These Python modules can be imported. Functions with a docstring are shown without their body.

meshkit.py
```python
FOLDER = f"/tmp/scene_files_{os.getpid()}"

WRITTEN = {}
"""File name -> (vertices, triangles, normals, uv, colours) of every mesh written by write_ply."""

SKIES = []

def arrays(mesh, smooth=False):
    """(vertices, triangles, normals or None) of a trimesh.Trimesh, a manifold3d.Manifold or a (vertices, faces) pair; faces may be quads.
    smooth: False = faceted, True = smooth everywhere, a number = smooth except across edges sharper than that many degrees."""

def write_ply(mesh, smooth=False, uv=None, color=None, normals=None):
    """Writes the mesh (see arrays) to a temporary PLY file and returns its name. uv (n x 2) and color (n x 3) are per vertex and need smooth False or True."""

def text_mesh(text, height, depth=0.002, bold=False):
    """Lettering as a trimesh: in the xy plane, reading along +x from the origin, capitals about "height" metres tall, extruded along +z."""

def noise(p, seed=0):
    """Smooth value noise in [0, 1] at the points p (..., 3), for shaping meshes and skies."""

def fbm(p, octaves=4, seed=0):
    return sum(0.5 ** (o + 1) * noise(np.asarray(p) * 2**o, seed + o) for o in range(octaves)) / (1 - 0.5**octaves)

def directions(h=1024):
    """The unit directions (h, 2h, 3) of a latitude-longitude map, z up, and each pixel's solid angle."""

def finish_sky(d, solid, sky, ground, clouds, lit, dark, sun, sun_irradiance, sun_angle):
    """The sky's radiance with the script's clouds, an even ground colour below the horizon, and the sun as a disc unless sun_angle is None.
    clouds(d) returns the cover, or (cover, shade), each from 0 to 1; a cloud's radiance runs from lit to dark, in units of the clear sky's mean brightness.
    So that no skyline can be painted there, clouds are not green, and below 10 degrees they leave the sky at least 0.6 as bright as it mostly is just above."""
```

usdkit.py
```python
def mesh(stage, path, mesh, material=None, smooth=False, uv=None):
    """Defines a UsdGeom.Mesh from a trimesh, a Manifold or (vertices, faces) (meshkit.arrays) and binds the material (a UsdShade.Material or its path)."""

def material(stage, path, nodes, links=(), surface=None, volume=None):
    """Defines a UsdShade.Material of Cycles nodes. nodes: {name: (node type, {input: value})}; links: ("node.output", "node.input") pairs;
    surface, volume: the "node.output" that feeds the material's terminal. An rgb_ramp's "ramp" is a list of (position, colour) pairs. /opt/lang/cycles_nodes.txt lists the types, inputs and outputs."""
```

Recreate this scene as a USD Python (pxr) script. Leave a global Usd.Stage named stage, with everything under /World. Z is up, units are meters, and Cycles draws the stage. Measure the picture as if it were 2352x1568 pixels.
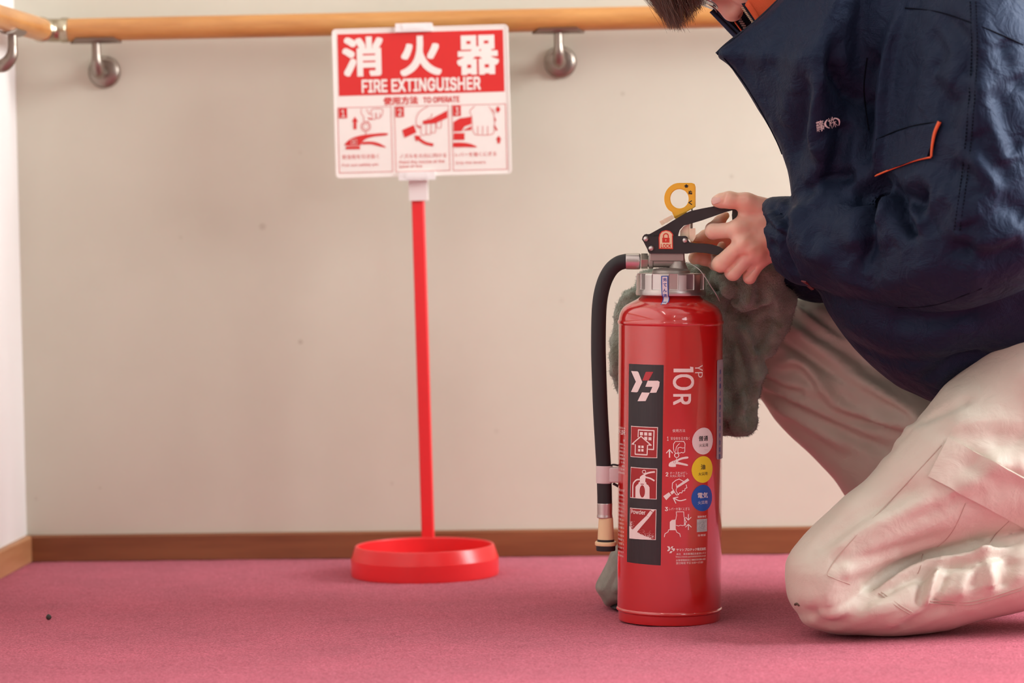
import math, glob
import numpy as np, trimesh, manifold3d as m3, usdkit, meshkit
import shapely
from shapely import affinity
from shapely.geometry import Polygon, LineString, Point, MultiPolygon, box as sbox
from shapely.ops import unary_union
import scipy.ndimage as ndi
from scipy.ndimage import map_coordinates, gaussian_filter
from scipy.spatial import cKDTree
from PIL import Image, ImageDraw, ImageFont
from pxr import Usd, UsdGeom, UsdLux, UsdShade, Gf, Sdf, Vt

stage = Usd.Stage.CreateInMemory()
UsdGeom.SetStageUpAxis(stage, "Z")
UsdGeom.SetStageMetersPerUnit(stage, 1.0)
world = UsdGeom.Xform.Define(stage, "/World")
stage.SetDefaultPrim(world.GetPrim())
V = lambda *a: np.array(a, float)

# ---------------------------------------------------------------- camera, light, exposure
F_PX, U0, V0 = 6600.0, 1176.0, 784.0
CAM = V(0.0, -4.289, 0.5067)
YAW, PITCH, ROLL = math.radians(3.25), math.radians(2.464), 0.0175
FOCUS, APERTURE = 3.53, 0.026            # metres: sharp distance, lens opening
EXPOSURE = -1.12
_f = V(-math.sin(YAW) * math.cos(PITCH), math.cos(YAW) * math.cos(PITCH), -math.sin(PITCH))
_r0 = V(math.cos(YAW), math.sin(YAW), 0)
_u0 = np.cross(_r0, _f)
C_R = _r0 * math.cos(ROLL) - _u0 * math.sin(ROLL)
C_U = _u0 * math.cos(ROLL) + _r0 * math.sin(ROLL)
C_F = _f
cam = UsdGeom.Camera.Define(stage, "/World/camera")
cam.AddTransformOp().Set(Gf.Matrix4d(*[float(x) for row in ((*C_R, 0), (*C_U, 0), (*-C_F, 0), (*CAM, 1)) for x in row]))
cam.CreateHorizontalApertureAttr(36.0)
cam.CreateVerticalApertureAttr(24.0)
FOCAL = F_PX / 2352 * 36
cam.CreateFocalLengthAttr(FOCAL)
cam.CreateFStopAttr(FOCAL / 1000 / APERTURE)
cam.CreateFocusDistanceAttr(FOCUS)
cam.CreateClippingRangeAttr(Gf.Vec2f(0.05, 100))
cam.CreateExposureAttr(EXPOSURE)

XL, XR, YF, ZC = -0.985, 2.20, -5.6, 2.45        # left wall, right wall, front wall, ceiling (back wall at y = 0)
WIN = [(-1.75, -0.15, 0.80, 2.10), (-5.20, -3.60, 0.85, 2.15)]   # windows in the right wall: y0, y1, z0, z1

def rect_light(name, pos, toward, w, h, color, intensity):
    l = UsdLux.RectLight.Define(stage, "/World/" + name)
    d = np.asarray(toward, float); d /= np.linalg.norm(d)
    up = V(0, 0, 1) if abs(d[2]) < 0.9 else V(0, 1, 0)
    r = np.cross(d, up); r /= np.linalg.norm(r); up = np.cross(r, d)
    l.AddTransformOp().Set(Gf.Matrix4d(*[float(x) for row in ((*r, 0), (*up, 0), (*-d, 0), (*pos, 1)) for x in row]))
    l.CreateWidthAttr(w); l.CreateHeightAttr(h)
    l.CreateColorAttr(Gf.Vec3f(*color)); l.CreateIntensityAttr(intensity)
    return l

DAY = [54.0, 10.0]
for i, (y0, y1, z0, z1) in enumerate(WIN):        # daylight at the two windows of the right wall
    rect_light("daylight" + ("" if i == 0 else "_001"), (XR + 0.10, (y0 + y1) / 2, (z0 + z1) / 2), (-1, 0, -0.12), y1 - y0, z1 - z0, (0.96, 0.99, 1.0), DAY[i])
LAMPS = [(-0.55, -2.3), (0.6, -4.3)]
for i, (x, y) in enumerate(LAMPS):                # fluorescent ceiling lamps
    rect_light("lamp_light" + ("" if i == 0 else "_001"), (x, y, ZC - 0.075), (0, 0, -1), 0.08, 1.15, (1.0, 0.95, 0.86), 26.0)
dome = UsdLux.DomeLight.Define(stage, "/World/sky_light")
dome.CreateColorAttr(Gf.Vec3f(0.95, 0.97, 1.0)); dome.CreateIntensityAttr(0.35)

# ---------------------------------------------------------------- helpers
def ray(u, v):
    d = C_F * F_PX + C_R * (u - U0) - C_U * (v - V0)
    return d / np.linalg.norm(d)
def at(u, v, y):
    d = ray(u, v); return CAM + d * ((y - CAM[1]) / d[1])
def floor_at(u, v, z=0.0):
    d = ray(u, v); return CAM + d * ((z - CAM[2]) / d[2])
def project(p):
    q = np.asarray(p, float) - CAM
    w = q @ C_F
    return np.stack([U0 + F_PX * (q @ C_R) / w, V0 - F_PX * (q @ C_U) / w], -1)

def lin(r, g, b):
    c = np.array([r, g, b], float) / 255
    return tuple(np.where(c < 0.04045, c / 12.92, ((c + 0.055) / 1.055) ** 2.4))

MATS = {}
def mat(name, color, rough=0.5, metal=0.0, noise=None, bump=None, extra=None, spread=None, coord="object"):
    """principled; noise=(scale, other colour, detail); spread = per-axis scaling; bump=(scale, strength, distance)"""
    if name in MATS: return MATS[name]
    p = {"base_color": tuple(color), "roughness": rough, "metallic": metal}
    p.update(extra or {})
    n, l = {"p": ("principled_bsdf", p)}, []
    src = None
    if noise or bump:
        n["tc"] = ("texture_coordinate", {})
        src = "tc." + coord
        if spread:
            n["map"] = ("mapping", {"scale": spread}); l.append((src, "map.vector")); src = "map.vector"
    if noise:
        n["nz"] = ("noise_texture", {"scale": noise[0], "detail": noise[2] if len(noise) > 2 else 4.0, "roughness": 0.6})
        n["rp"] = ("rgb_ramp", {"ramp": [(0.32, tuple(color)), (0.68, tuple(noise[1]))]})
        l += [(src, "nz.vector"), ("nz.fac", "rp.fac"), ("rp.color", "p.base_color")]
    if bump:
        n["bn"] = ("noise_texture", {"scale": bump[0], "detail": 3.0, "roughness": 0.6})
        n["bp"] = ("bump", {"strength": bump[1], "distance": bump[2]})
        l += [(src, "bn.vector"), ("bn.fac", "bp.height"), ("bp.normal", "p.normal")]
    MATS[name] = usdkit.material(stage, "/World/Looks/" + name, n, l, surface="p.BSDF")
    return MATS[name]

used = {}
def numbered(parent, name):
    k = used.get((parent, name), 0); used[(parent, name)] = k + 1
    return f"{parent}/{name}" + (f"_{k:03d}" if k else "")
def tag(prim, label=None, category=None, group=None, kind=None):
    for k, x in (("label", label), ("category", category), ("group", group), ("kind", kind)):
        if x: prim.SetCustomDataByKey(k, x)

class T:
    """a thing (or part) and the matrix that carries world points into its frame"""
    def __init__(s, prim, inv): s.prim, s.inv, s.path = prim, inv, str(prim.GetPath())
def thing(name, label, category, loc=(0, 0, 0), rot=None, group=None, kind=None):
    x = UsdGeom.Xform.Define(stage, numbered("/World", name))
    m = np.eye(4); m[:3, 3] = loc
    if rot is not None: m[:3, :3] = rot
    x.AddTransformOp().Set(Gf.Matrix4d(*[float(q) for q in m.T.ravel()]))
    tag(x.GetPrim(), label, category, group, kind)
    return T(x.GetPrim(), np.linalg.inv(m))
def arr(mesh):
    v, f, _ = meshkit.arrays(mesh)
    return np.asarray(v, float), np.asarray(f, int)
def part(parent, name, mesh, material, smooth=30, label=None, local=False, kind=None, color=None):
    v, f = arr(mesh)
    if not local: v = v @ parent.inv[:3, :3].T + parent.inv[:3, 3]
    m = usdkit.mesh(stage, numbered(parent.path, name), trimesh.Trimesh(v, f, process=False), material, smooth)
    tag(m.GetPrim(), label, kind=kind)
    return T(m.GetPrim(), parent.inv)
def struct(name, mesh, material, label, category, smooth=False):
    m = usdkit.mesh(stage, numbered("/World", name), trimesh.Trimesh(*arr(mesh), process=False), material, smooth)
    tag(m.GetPrim(), label, category, kind="structure")
    return T(m.GetPrim(), np.eye(4))
def single(name, mesh, material, label, category, smooth=30, group=None):
    m = usdkit.mesh(stage, numbered("/World", name), trimesh.Trimesh(*arr(mesh), process=False), material, smooth)
    tag(m.GetPrim(), label, category, group)
    return T(m.GetPrim(), np.eye(4))
def cat(*ms):
    vs, fs, n = [], [], 0
    for m in ms:
        if m is None: continue
        v, f = arr(m); vs.append(v); fs.append(f + n); n += len(v)
    return np.vstack(vs), np.vstack(fs)
def move(mesh, rot=None, t=(0, 0, 0)):
    v, f = arr(mesh)
    if rot is not None: v = v @ np.asarray(rot).T
    return v + np.asarray(t, float), f
def rot_axis(axis, a):
    return trimesh.transformations.rotation_matrix(a, axis)[:3, :3]
def rbox(lo, hi, r=0.002, seg=8):
    """box with rounded edges"""
    lo, hi = np.asarray(lo, float), np.asarray(hi, float)
    r = min(r, (hi - lo).min() / 2.01)
    s = m3.Manifold.sphere(r, seg)
    pts = [s.translate((lo + r) + (hi - lo - 2 * r) * V(i, j, k)) for i in (0, 1) for j in (0, 1) for k in (0, 1)]
    return arr(m3.Manifold.batch_hull(pts))
def lathe(profile, seg=96, axis=(0, 0, 1), origin=(0, 0, 0)):
    """profile: (radius, height) pairs from bottom to top; revolved about axis through origin"""
    pr = np.asarray(profile, float); n = len(pr)
    a = np.arange(seg) * 2 * np.pi / seg
    v = np.stack([pr[:, None, 0] * np.cos(a), pr[:, None, 0] * np.sin(a), np.repeat(pr[:, None, 1], seg, 1)], -1).reshape(-1, 3)
    i, j = np.meshgrid(np.arange(n - 1), np.arange(seg), indexing="ij"); k = (j + 1) % seg
    f = np.stack([i * seg + j, i * seg + k, (i + 1) * seg + k, (i + 1) * seg + j], -1).reshape(-1, 4)
    tri = np.vstack([f[:, [0, 1, 2]], f[:, [0, 2, 3]]])
    A = np.asarray(axis, float) / np.linalg.norm(axis)
    R = trimesh.geometry.align_vectors([0, 0, 1], A)[:3, :3]
    return v @ R.T + np.asarray(origin, float), tri
def spline(pts, n=12, closed=False):
    """Catmull-Rom through the points"""
    p = np.asarray(pts, float); out = []
    m = len(p)
    for i in range(m if closed else m - 1):
        if closed: a, b, c, d = p[(i - 1) % m], p[i], p[(i + 1) % m], p[(i + 2) % m]
        else: a, b, c, d = p[max(i - 1, 0)], p[i], p[i + 1], p[min(i + 2, m - 1)]
        t = np.linspace(0, 1, n, endpoint=False)[:, None]
        out.append(0.5 * (2 * b + (c - a) * t + (2 * a - 5 * b + 4 * c - d) * t ** 2 + (3 * b - a - 3 * c + d) * t ** 3))
    if not closed: out.append(p[-1:])
    return np.vstack(out)
def tube(points, radius, seg=12, caps=True):
    p = np.asarray(points, float); n = len(p); r = np.broadcast_to(radius, (n,))
    t = np.gradient(p, axis=0); t /= np.linalg.norm(t, axis=1, keepdims=True) + 1e-12
    a = np.cross(t[0], V(0, 0, 1) if abs(t[0][2]) < 0.9 else V(1, 0, 0)); a /= np.linalg.norm(a)
    A = []
    for i in range(n):
        a = a - t[i] * (a @ t[i]); a /= np.linalg.norm(a); A.append(a)
    A = np.array(A); B = np.cross(t, A); g = np.arange(seg) * 2 * np.pi / seg
    v = (p[:, None] + r[:, None, None] * (np.cos(g)[None, :, None] * A[:, None] + np.sin(g)[None, :, None] * B[:, None])).reshape(-1, 3)
    i, j = np.meshgrid(np.arange(n - 1), np.arange(seg), indexing="ij"); k = (j + 1) % seg
    q = np.stack([i * seg + j, i * seg + k, (i + 1) * seg + k, (i + 1) * seg + j], -1).reshape(-1, 4)
    f = [q[:, [0, 1, 2]], q[:, [0, 2, 3]]]
    if caps:
        v = np.vstack([v, p[:1], p[-1:]]); s = np.arange(seg); s2 = (s + 1) % seg
        f += [np.stack([np.full(seg, n * seg), s2, s], 1), np.stack([np.full(seg, n * seg + 1), (n - 1) * seg + s, (n - 1) * seg + s2], 1)]
    return v, np.vstack(f)
def prism(poly, y0, y1, bevel=0.0):
    """2-D polygon in (x, z) extruded along y"""
    ms = []
    for g in polys(poly):
        m = trimesh.creation.extrude_polygon(g, y1 - y0, engine="earcut")
        v = np.asarray(m.vertices); ms.append((np.stack([v[:, 0], y0 + v[:, 2], v[:, 1]], 1), np.asarray(m.faces)[:, ::-1]))
    return cat(*ms)
def polys(g):
    if g is None or g.is_empty: return []
    if g.geom_type == "Polygon": return [g]
    return [q for x in g.geoms for q in polys(x)] if hasattr(g, "geoms") else []

# ---- lettering as outlines
_cjk = glob.glob("/opt/blender-*/*/datafiles/fonts/Noto Sans CJK*")
_lat = glob.glob("/opt/blender-*/*/datafiles/fonts/Inter.woff2")
def text_poly(text, bold=0.0, size=96, latin=False):
    """outlines of the text, y up, in units of the font size; bold is the stroke added on each side"""
    font = ImageFont.truetype((_lat if latin else _cjk)[0], size)
    x0, y0, x1, y1 = font.getbbox(text, anchor="ls")
    im = Image.new("L", (int(x1 - x0 + 12), int(y1 - y0 + 12)))
    ImageDraw.Draw(im).text((6 - x0, 6 - y0), text, 255, font, anchor="ls")
    on = np.pad(np.asarray(im) > 115, ((0, 0), (1, 1))).astype(np.int8)
    r, s = np.nonzero(np.diff(on, axis=1) == 1); e = np.nonzero(np.diff(on, axis=1) == -1)[1]
    g = unary_union([shapely.box(a, -q - 1, b, -q) for q, a, b in zip(r, s, e)])
    g = g.buffer(0.6 + bold * size, join_style=2).buffer(-0.6, join_style=2).simplify(0.55)
    return affinity.scale(g, 1 / size, 1 / size, origin=(0, 0))
def fit(g, x0, y0, x1, y1, keep=False):
    """scales the shape into the box"""
    a, b, c, d = g.bounds
    sx, sy = (x1 - x0) / (c - a), (y1 - y0) / (d - b)
    if keep: sx = sy = min(sx, sy)
    return affinity.affine_transform(g, [sx, 0, 0, sy, (x0 + x1) / 2 - sx * (a + c) / 2, (y0 + y1) / 2 - sy * (b + d) / 2])
def stroke(pts, w, smooth=0, cap=1):
    p = spline(pts, smooth) if smooth else pts
    return LineString(p).buffer(w / 2, cap_style=cap, join_style=1, quad_segs=4)
def flat_tris(poly):
    vs, fs, n = [], [], 0
    for g in polys(poly):
        if g.area <= 0: continue
        v, f = trimesh.creation.triangulate_polygon(g, engine="earcut")
        f = np.asarray(f)
        a = v[f[:, 0]]; b = v[f[:, 1]]; c = v[f[:, 2]]
        w = (b[:, 0] - a[:, 0]) * (c[:, 1] - a[:, 1]) - (b[:, 1] - a[:, 1]) * (c[:, 0] - a[:, 0])
        f = np.where(w[:, None] < 0, f[:, ::-1], f)
        vs.append(v); fs.append(f + n); n += len(v)
    return np.vstack(vs), np.vstack(fs)

# ---------------------------------------------------------------- the room
def wall_material(name, c1, c2, stains=()):
    n = {"p": ("principled_bsdf", {"roughness": 0.75, "specular_ior_level": 0.25}),
         "g": ("geometry", {}), "n1": ("noise_texture", {"scale": 1.6, "detail": 5.0, "roughness": 0.6}),
         "r1": ("rgb_ramp", {"ramp": [(0.35, c1), (0.65, c2)]}),
         "m": ("mapping", {"scale": (900, 900, 160)}), "n2": ("noise_texture", {"scale": 1.0, "detail": 2.0}),
         "b": ("bump", {"strength": 0.25, "distance": 0.0006})}
    l = [("g.position", "n1.vector"), ("n1.fac", "r1.fac"), ("g.position", "m.vector"), ("m.vector", "n2.vector"), ("n2.fac", "b.height"), ("b.normal", "p.normal")]
    last = "r1.color"
    for i, (x, z, r, k, col) in enumerate(stains):
        n[f"d{i}"] = ("vector_math", {"math_type": "distance", "vector2": (x, 0.0, z)})
        n[f"q{i}"] = ("map_range", {"from_min": r * 0.4, "from_max": r, "to_min": k, "to_max": 0.0, "clamp": True})
        n[f"x{i}"] = ("mix", {"color2": col})
        l += [("g.position", f"d{i}.vector1"), (f"d{i}.value", f"q{i}.value"), (f"q{i}.result", f"x{i}.fac"), (last, f"x{i}.color1")]
        last = f"x{i}.color"
    l.append((last, "p.base_color"))
    return usdkit.material(stage, "/World/Looks/" + name, n, l, surface="p.BSDF")

spots = []
for u, v, r, k in ((690, 785, 9, .55), (603, 520, 13, .4), (1430, 215, 9, .3), (645, 1330, 6, .3), (415, 545, 7, .2), (690, 350, 8, .15), (1680, 405, 8, .3),
                   (1140, 990, 10, .18), (1290, 690, 9, .15), (230, 1120, 5, .35), (83, 1145, 6, .3), (900, 1110, 8, .2)):
    p = at(u, v, 0); spots.append((p[0], p[2], r / 1535 * .8, k * .6, lin(120, 100, 72)))
M_WALL = wall_material("wallpaper_beige", (0.585, 0.562, 0.462), (0.645, 0.622, 0.518), spots)
M_WALL_L = wall_material("wallpaper_white", (0.75, 0.73, 0.70), (0.79, 0.77, 0.74))
M_CEIL = mat("ceiling_white", (0.66, 0.645, 0.62), 0.9)
M_WALL_F = mat("wallpaper_tan", (0.40, 0.36, 0.31), 0.85)

def plane_quads(x0, x1, y0, y1, z0, z1, holes=()):
    """slab with box holes cut out"""
    b = m3.Manifold.cube((x1 - x0, y1 - y0, z1 - z0)).translate((x0, y0, z0))
    for h in holes: b = b - m3.Manifold.cube((h[1] - h[0], h[3] - h[2], h[5] - h[4])).translate((h[0], h[2], h[4]))
    return arr(b)
TH = 0.12
struct("wall_back", plane_quads(XL - TH, XR + TH, 0, TH, 0, ZC), M_WALL, "beige fabric-textured wallpapered wall behind the sign stand", "wall")
struct("wall_left", plane_quads(XL - TH, XL, YF, 0, 0, ZC), M_WALL_L, "bright white side wall at the left edge", "wall")
struct("wall_right", plane_quads(XR, XR + TH, YF, 0, 0, ZC, [(XR - 1, XR + 1, a, b, c, d) for a, b, c, d in WIN]), M_WALL_F, "tan wall with windows on the right, out of the picture", "wall")
struct("wall_front", plane_quads(XL - TH, XR + TH, YF - TH, YF, 0, ZC), M_WALL_F, "tan wall behind the camera", "wall")
struct("ceiling", plane_quads(XL - TH, XR + TH, YF - TH, TH, ZC, ZC + TH), M_CEIL, "white ceiling above the room", "ceiling")

def carpet_material():
    n = {"p": ("principled_bsdf", {"roughness": 0.95, "specular_ior_level": 0.1, "sheen_weight": 0.35, "sheen_roughness": 0.5, "sheen_tint": (1.0, 0.6, 0.65)}),
         "g": ("geometry", {}),
         "v": ("noise_texture", {"scale": 420.0, "detail": 3.0, "roughness": 0.7}),
         "r": ("rgb_ramp", {"ramp": [(0.30, (0.25, 0.024, 0.050)), (0.5, (0.52, 0.084, 0.140)), (0.70, (0.76, 0.215, 0.290))]}),
         "n3": ("noise_texture", {"scale": 7.0, "detail": 5.0, "roughness": 0.6}),
         "r3": ("rgb_ramp", {"ramp": [(0.3, (0.86, 0.86, 0.86)), (0.7, (1.06, 1.06, 1.06))]}),
         "x": ("mix", {"mix_type": "multiply", "fac": 1.0}),
         "n2": ("noise_texture", {"scale": 700.0, "detail": 3.0, "roughness": 0.7}),
         "b": ("bump", {"strength": 0.9, "distance": 0.002})}
    l = [("g.position", "v.vector"), ("v.fac", "r.fac"), ("g.position", "n3.vector"), ("n3.fac", "r3.fac"), ("r.color", "x.color1"), ("r3.color", "x.color2"), ("x.color", "p.base_color"),
         ("g.position", "n2.vector"), ("n2.fac", "b.height"), ("b.normal", "p.normal")]
    return usdkit.material(stage, "/World/Looks/carpet_pink", n, l, surface="p.BSDF")
M_CARPET = carpet_material()
def carpet_mesh():
    xs = np.arange(XL, XR + 0.001, 0.012); ys = np.concatenate([np.arange(YF, -1.6, 0.08), np.arange(-1.6, 0.0001, 0.008)]); ys[-1] = 0
    X, Y = np.meshgrid(xs, ys, indexing="ij")
    Z = -0.0022 * meshkit.fbm(np.stack([X * 60, Y * 60, X * 0], -1), 3, 5) 
    n, m = X.shape
    v = np.stack([X, Y, Z], -1).reshape(-1, 3)
    i, j = np.meshgrid(np.arange(n - 1), np.arange(m - 1), indexing="ij")
    f = np.stack([i * m + j, (i + 1) * m + j, (i + 1) * m + j + 1, i * m + j + 1], -1).reshape(-1, 4)
    base = plane_quads(XL - TH, XR + TH, YF - TH, TH, -0.1, -0.004)
    return cat((v, np.vstack([f[:, [0, 1, 2]], f[:, [0, 2, 3]]])), base)
struct("floor", carpet_mesh(), M_CARPET, "pink-red cut pile carpet covering the floor", "carpet", smooth=True)

# baseboards
M_BASE = mat("baseboard_wood", (0.17, 0.053, 0.018), 0.42, noise=(3.0, (0.25, 0.092, 0.034), 5.0), spread=(1.2, 6, 16), coord="object", bump=(14, 0.15, 0.001))
M_BASE_L = mat("baseboard_wood_pale", (0.36, 0.15, 0.06), 0.42, noise=(3.0, (0.48, 0.24, 0.11), 5.0), spread=(6, 1.2, 16), coord="object")
def base_profile(t=0.009, h=0.0397): return [(0, 0), (t, 0), (t, h - 0.003), (t - 0.002, h - 0.0008), (t - 0.004, h), (0, h)]
pp = Polygon(base_profile())
def base_back():
    m = trimesh.creation.extrude_polygon(pp, XR - XL, engine="earcut"); v = np.asarray(m.vertices)
    return np.stack([XL + v[:, 2], -v[:, 0], v[:, 1]], 1), np.asarray(m.faces)
def base_left():
    m = trimesh.creation.extrude_polygon(pp, -YF, engine="earcut"); v = np.asarray(m.vertices)
    return np.stack([XL + v[:, 0], -v[:, 2], v[:, 1]], 1), np.asarray(m.faces)
struct("baseboard_back", base_back(), M_BASE, "dark brown wooden baseboard along the beige wall", "baseboard")
bl = struct("baseboard_left", base_left(), M_BASE_L, "lighter brown wooden baseboard along the white left wall", "baseboard")
M_CHIP = mat("chip_white", lin(205, 190, 185), 0.6)
c0 = at(52, 1259, -0.0092)
single("paint_chip", (np.vstack([c0 + V(dx, dy, dz) for dx, dz in ((-.0035, .009), (.001, .006), (.005, -.004), (.0035, -.0075), (-.001, -.002)) for dy in (0, .0004)]), 
       trimesh.Trimesh(np.zeros((0, 3))).faces if False else np.array([(0, 2, 4), (0, 4, 6), (0, 6, 8), (1, 5, 3), (1, 7, 5), (1, 9, 7)])), M_CHIP, "small white scuff on the brown baseboard in the corner", "scuff", smooth=False)

# window frames and ceiling lamps (outside the picture, seen in reflections)
M_FRAME = mat("window_frame_white", (0.7, 0.7, 0.7), 0.4)
for i, (y0, y1, z0, z1) in enumerate(WIN):
    ym = (y0 + y1) / 2; w = 0.04
    bars = [rbox((XR - .01, a, c), (XR + .05, b, d), .004) for a, b, c, d in ((y0, y1, z0, z0 + w), (y0, y1, z1 - w, z1), (y0, y0 + w, z0, z1), (y1 - w, y1, z0, z1), (ym - w / 2, ym + w / 2, z0, z1))]
    struct(f"window_{i + 1}", cat(*bars), M_FRAME, "white two-pane window frame in the right wall, " + ("nearest the back wall" if i == 0 else "behind the camera"), "window")
for i, (x, y) in enumerate(LAMPS):
    hous = cat(rbox((x - .12, y - .62, ZC - .05), (x + .12, y + .62, ZC), .006), rbox((x - .12, y - .62, ZC - .08), (x - .1, y + .62, ZC - .05), .004), rbox((x + .1, y - .62, ZC - .08), (x + .12, y + .62, ZC - .05), .004))
    struct(f"trim_{i + 1}", hous, M_FRAME, "white ceiling lamp housing " + ("over the middle of the room" if i == 0 else "near the front wall"), "lamp")
# ---------------------------------------------------------------- handrail
def at_x(u, v, x):
    d = ray(u, v); return CAM + d * ((x - CAM[0]) / d[0])
OFF, RR = 0.060, 0.0171
RZ = at(1176, 47.5, -OFF)[2]
M_RAIL = mat("handrail_wood", (0.43, 0.17, 0.040), 0.36, noise=(5.0, (0.60, 0.29, 0.085), 5.0), spread=(1.3, 9, 9), extra={"coat_weight": 0.25, "coat_roughness": 0.25}, bump=(12, 0.08, 0.0006))
M_RAIL_L = mat("handrail_wood_side", (0.43, 0.17, 0.040), 0.36, noise=(5.0, (0.60, 0.29, 0.085), 5.0), spread=(9, 1.3, 9), extra={"coat_weight": 0.25, "coat_roughness": 0.25})
M_BRACKET = mat("bracket_metal", (0.30, 0.25, 0.21), 0.36, 0.9)
M_BRASS = mat("joint_metal", (0.46, 0.40, 0.29), 0.24, 1.0)
hr = thing("handrail", "round wooden handrail turning the corner on grey metal wall brackets", "handrail", (XL, 0, RZ))
xs = at(148, 70, -OFF)[0]
rl = lambda L: [(RR, 0), (RR, L)]
part(hr, "rail", lathe(rl(XR - xs), 64, (1, 0, 0), (xs, -OFF, RZ)), M_RAIL, 40, "honey-coloured wooden rail running along the beige wall")
xc, yc = XL + OFF, -OFF
el_r = 0.024                                        # elbow radius of the corner joint
part(hr, "rail", lathe(rl(-YF - OFF - el_r - 0.004), 64, (0, -1, 0), (xc, yc - el_r - 0.004, RZ)), M_RAIL_L, 40, "wooden rail running along the white left wall")
a = np.linspace(0, np.pi / 2, 14)
elb = np.stack([xc + el_r - el_r * np.cos(a), yc - el_r + el_r * np.sin(a), np.full(14, RZ)], 1)
jt = part(hr, "corner_joint", tube(elb, 0.0172, 40), M_BRASS, 40, "polished metal elbow joining the two rails in the corner")
x1 = xc + el_r
for s, e, r in ((x1, x1 + .010, .0185), (x1 + .0105, xs + .004, .0181)):
    part(jt, "sleeve", lathe([(r - .0012, 0), (r, .0012), (r, e - s - .0012), (r - .0012, e - s)], 64, (1, 0, 0), (s, yc, RZ)), M_BRASS, 40)
part(jt, "sleeve", lathe([(.0172, 0), (.0185, .0012), (.0185, .0088), (.0172, .010)], 64, (0, -1, 0), (xc, yc - el_r + .002, RZ)), M_BRASS, 40)
part(jt, "rivet", move(lathe([(.004, 0), (.0037, .0014), (.002, .0024), (0.0001, .0028)], 20, (0, 0, -1)), None, (x1 + .024, yc, RZ - .0178)), M_BRASS, 40)

def bracket_parts(zr):
    """local frame: rosette centre on the wall at the origin, the wall's normal along -y, rail axis along x at (y, z) = (-OFF, zr)"""
    ros = lathe([(.0238, 0), (.0242, .002), (.0236, .006), (.021, .0095), (.016, .0115), (.009, .0125), (.0001, .0128)], 56, (0, -1, 0))
    pth = spline([(0, -.006, -.001), (0, -.035, -.0035), (0, -.048, -.001), (0, -.058, .010), (0, -OFF, .024), (0, -OFF, zr - RR - .001)], 8)
    rad = np.interp(np.arange(len(pth)), np.linspace(0, len(pth) - 1, 6), (.0075, .0085, .0098, .0085, .0066, .0064))
    arm = tube(pth, rad, 24)
    th = np.radians(np.linspace(-47, 47, 25)); L = .0385 - .0105 * (np.abs(th) / th[-1]) ** 1.3
    t = np.linspace(-1, 1, 9)
    def sheet(r): return np.stack([np.outer(t, L), np.broadcast_to(-OFF + r * np.sin(th), (9, 25)), np.broadcast_to(zr - r * np.cos(th), (9, 25))], -1).reshape(-1, 3)
    i, j = np.meshgrid(np.arange(8), np.arange(24), indexing="ij")
    q = np.stack([i * 25 + j, i * 25 + j + 1, (i + 1) * 25 + j + 1, (i + 1) * 25 + j], -1).reshape(-1, 4)
    rim = np.concatenate([np.arange(25), 25 * np.arange(1, 9) + 24, 225 - 2 - np.arange(24), 25 * np.arange(7, 0, -1)])
    rq = np.stack([rim, np.roll(rim, -1), np.roll(rim, -1) + 225, rim + 225], 1)
    q = np.vstack([q, q[:, ::-1] + 225, rq[:, ::-1]])
    sad = np.vstack([sheet(RR + .0036), sheet(RR + .0004)]), np.vstack([q[:, [0, 1, 2]], q[:, [0, 2, 3]]])
    return ros, arm, sad
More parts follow.
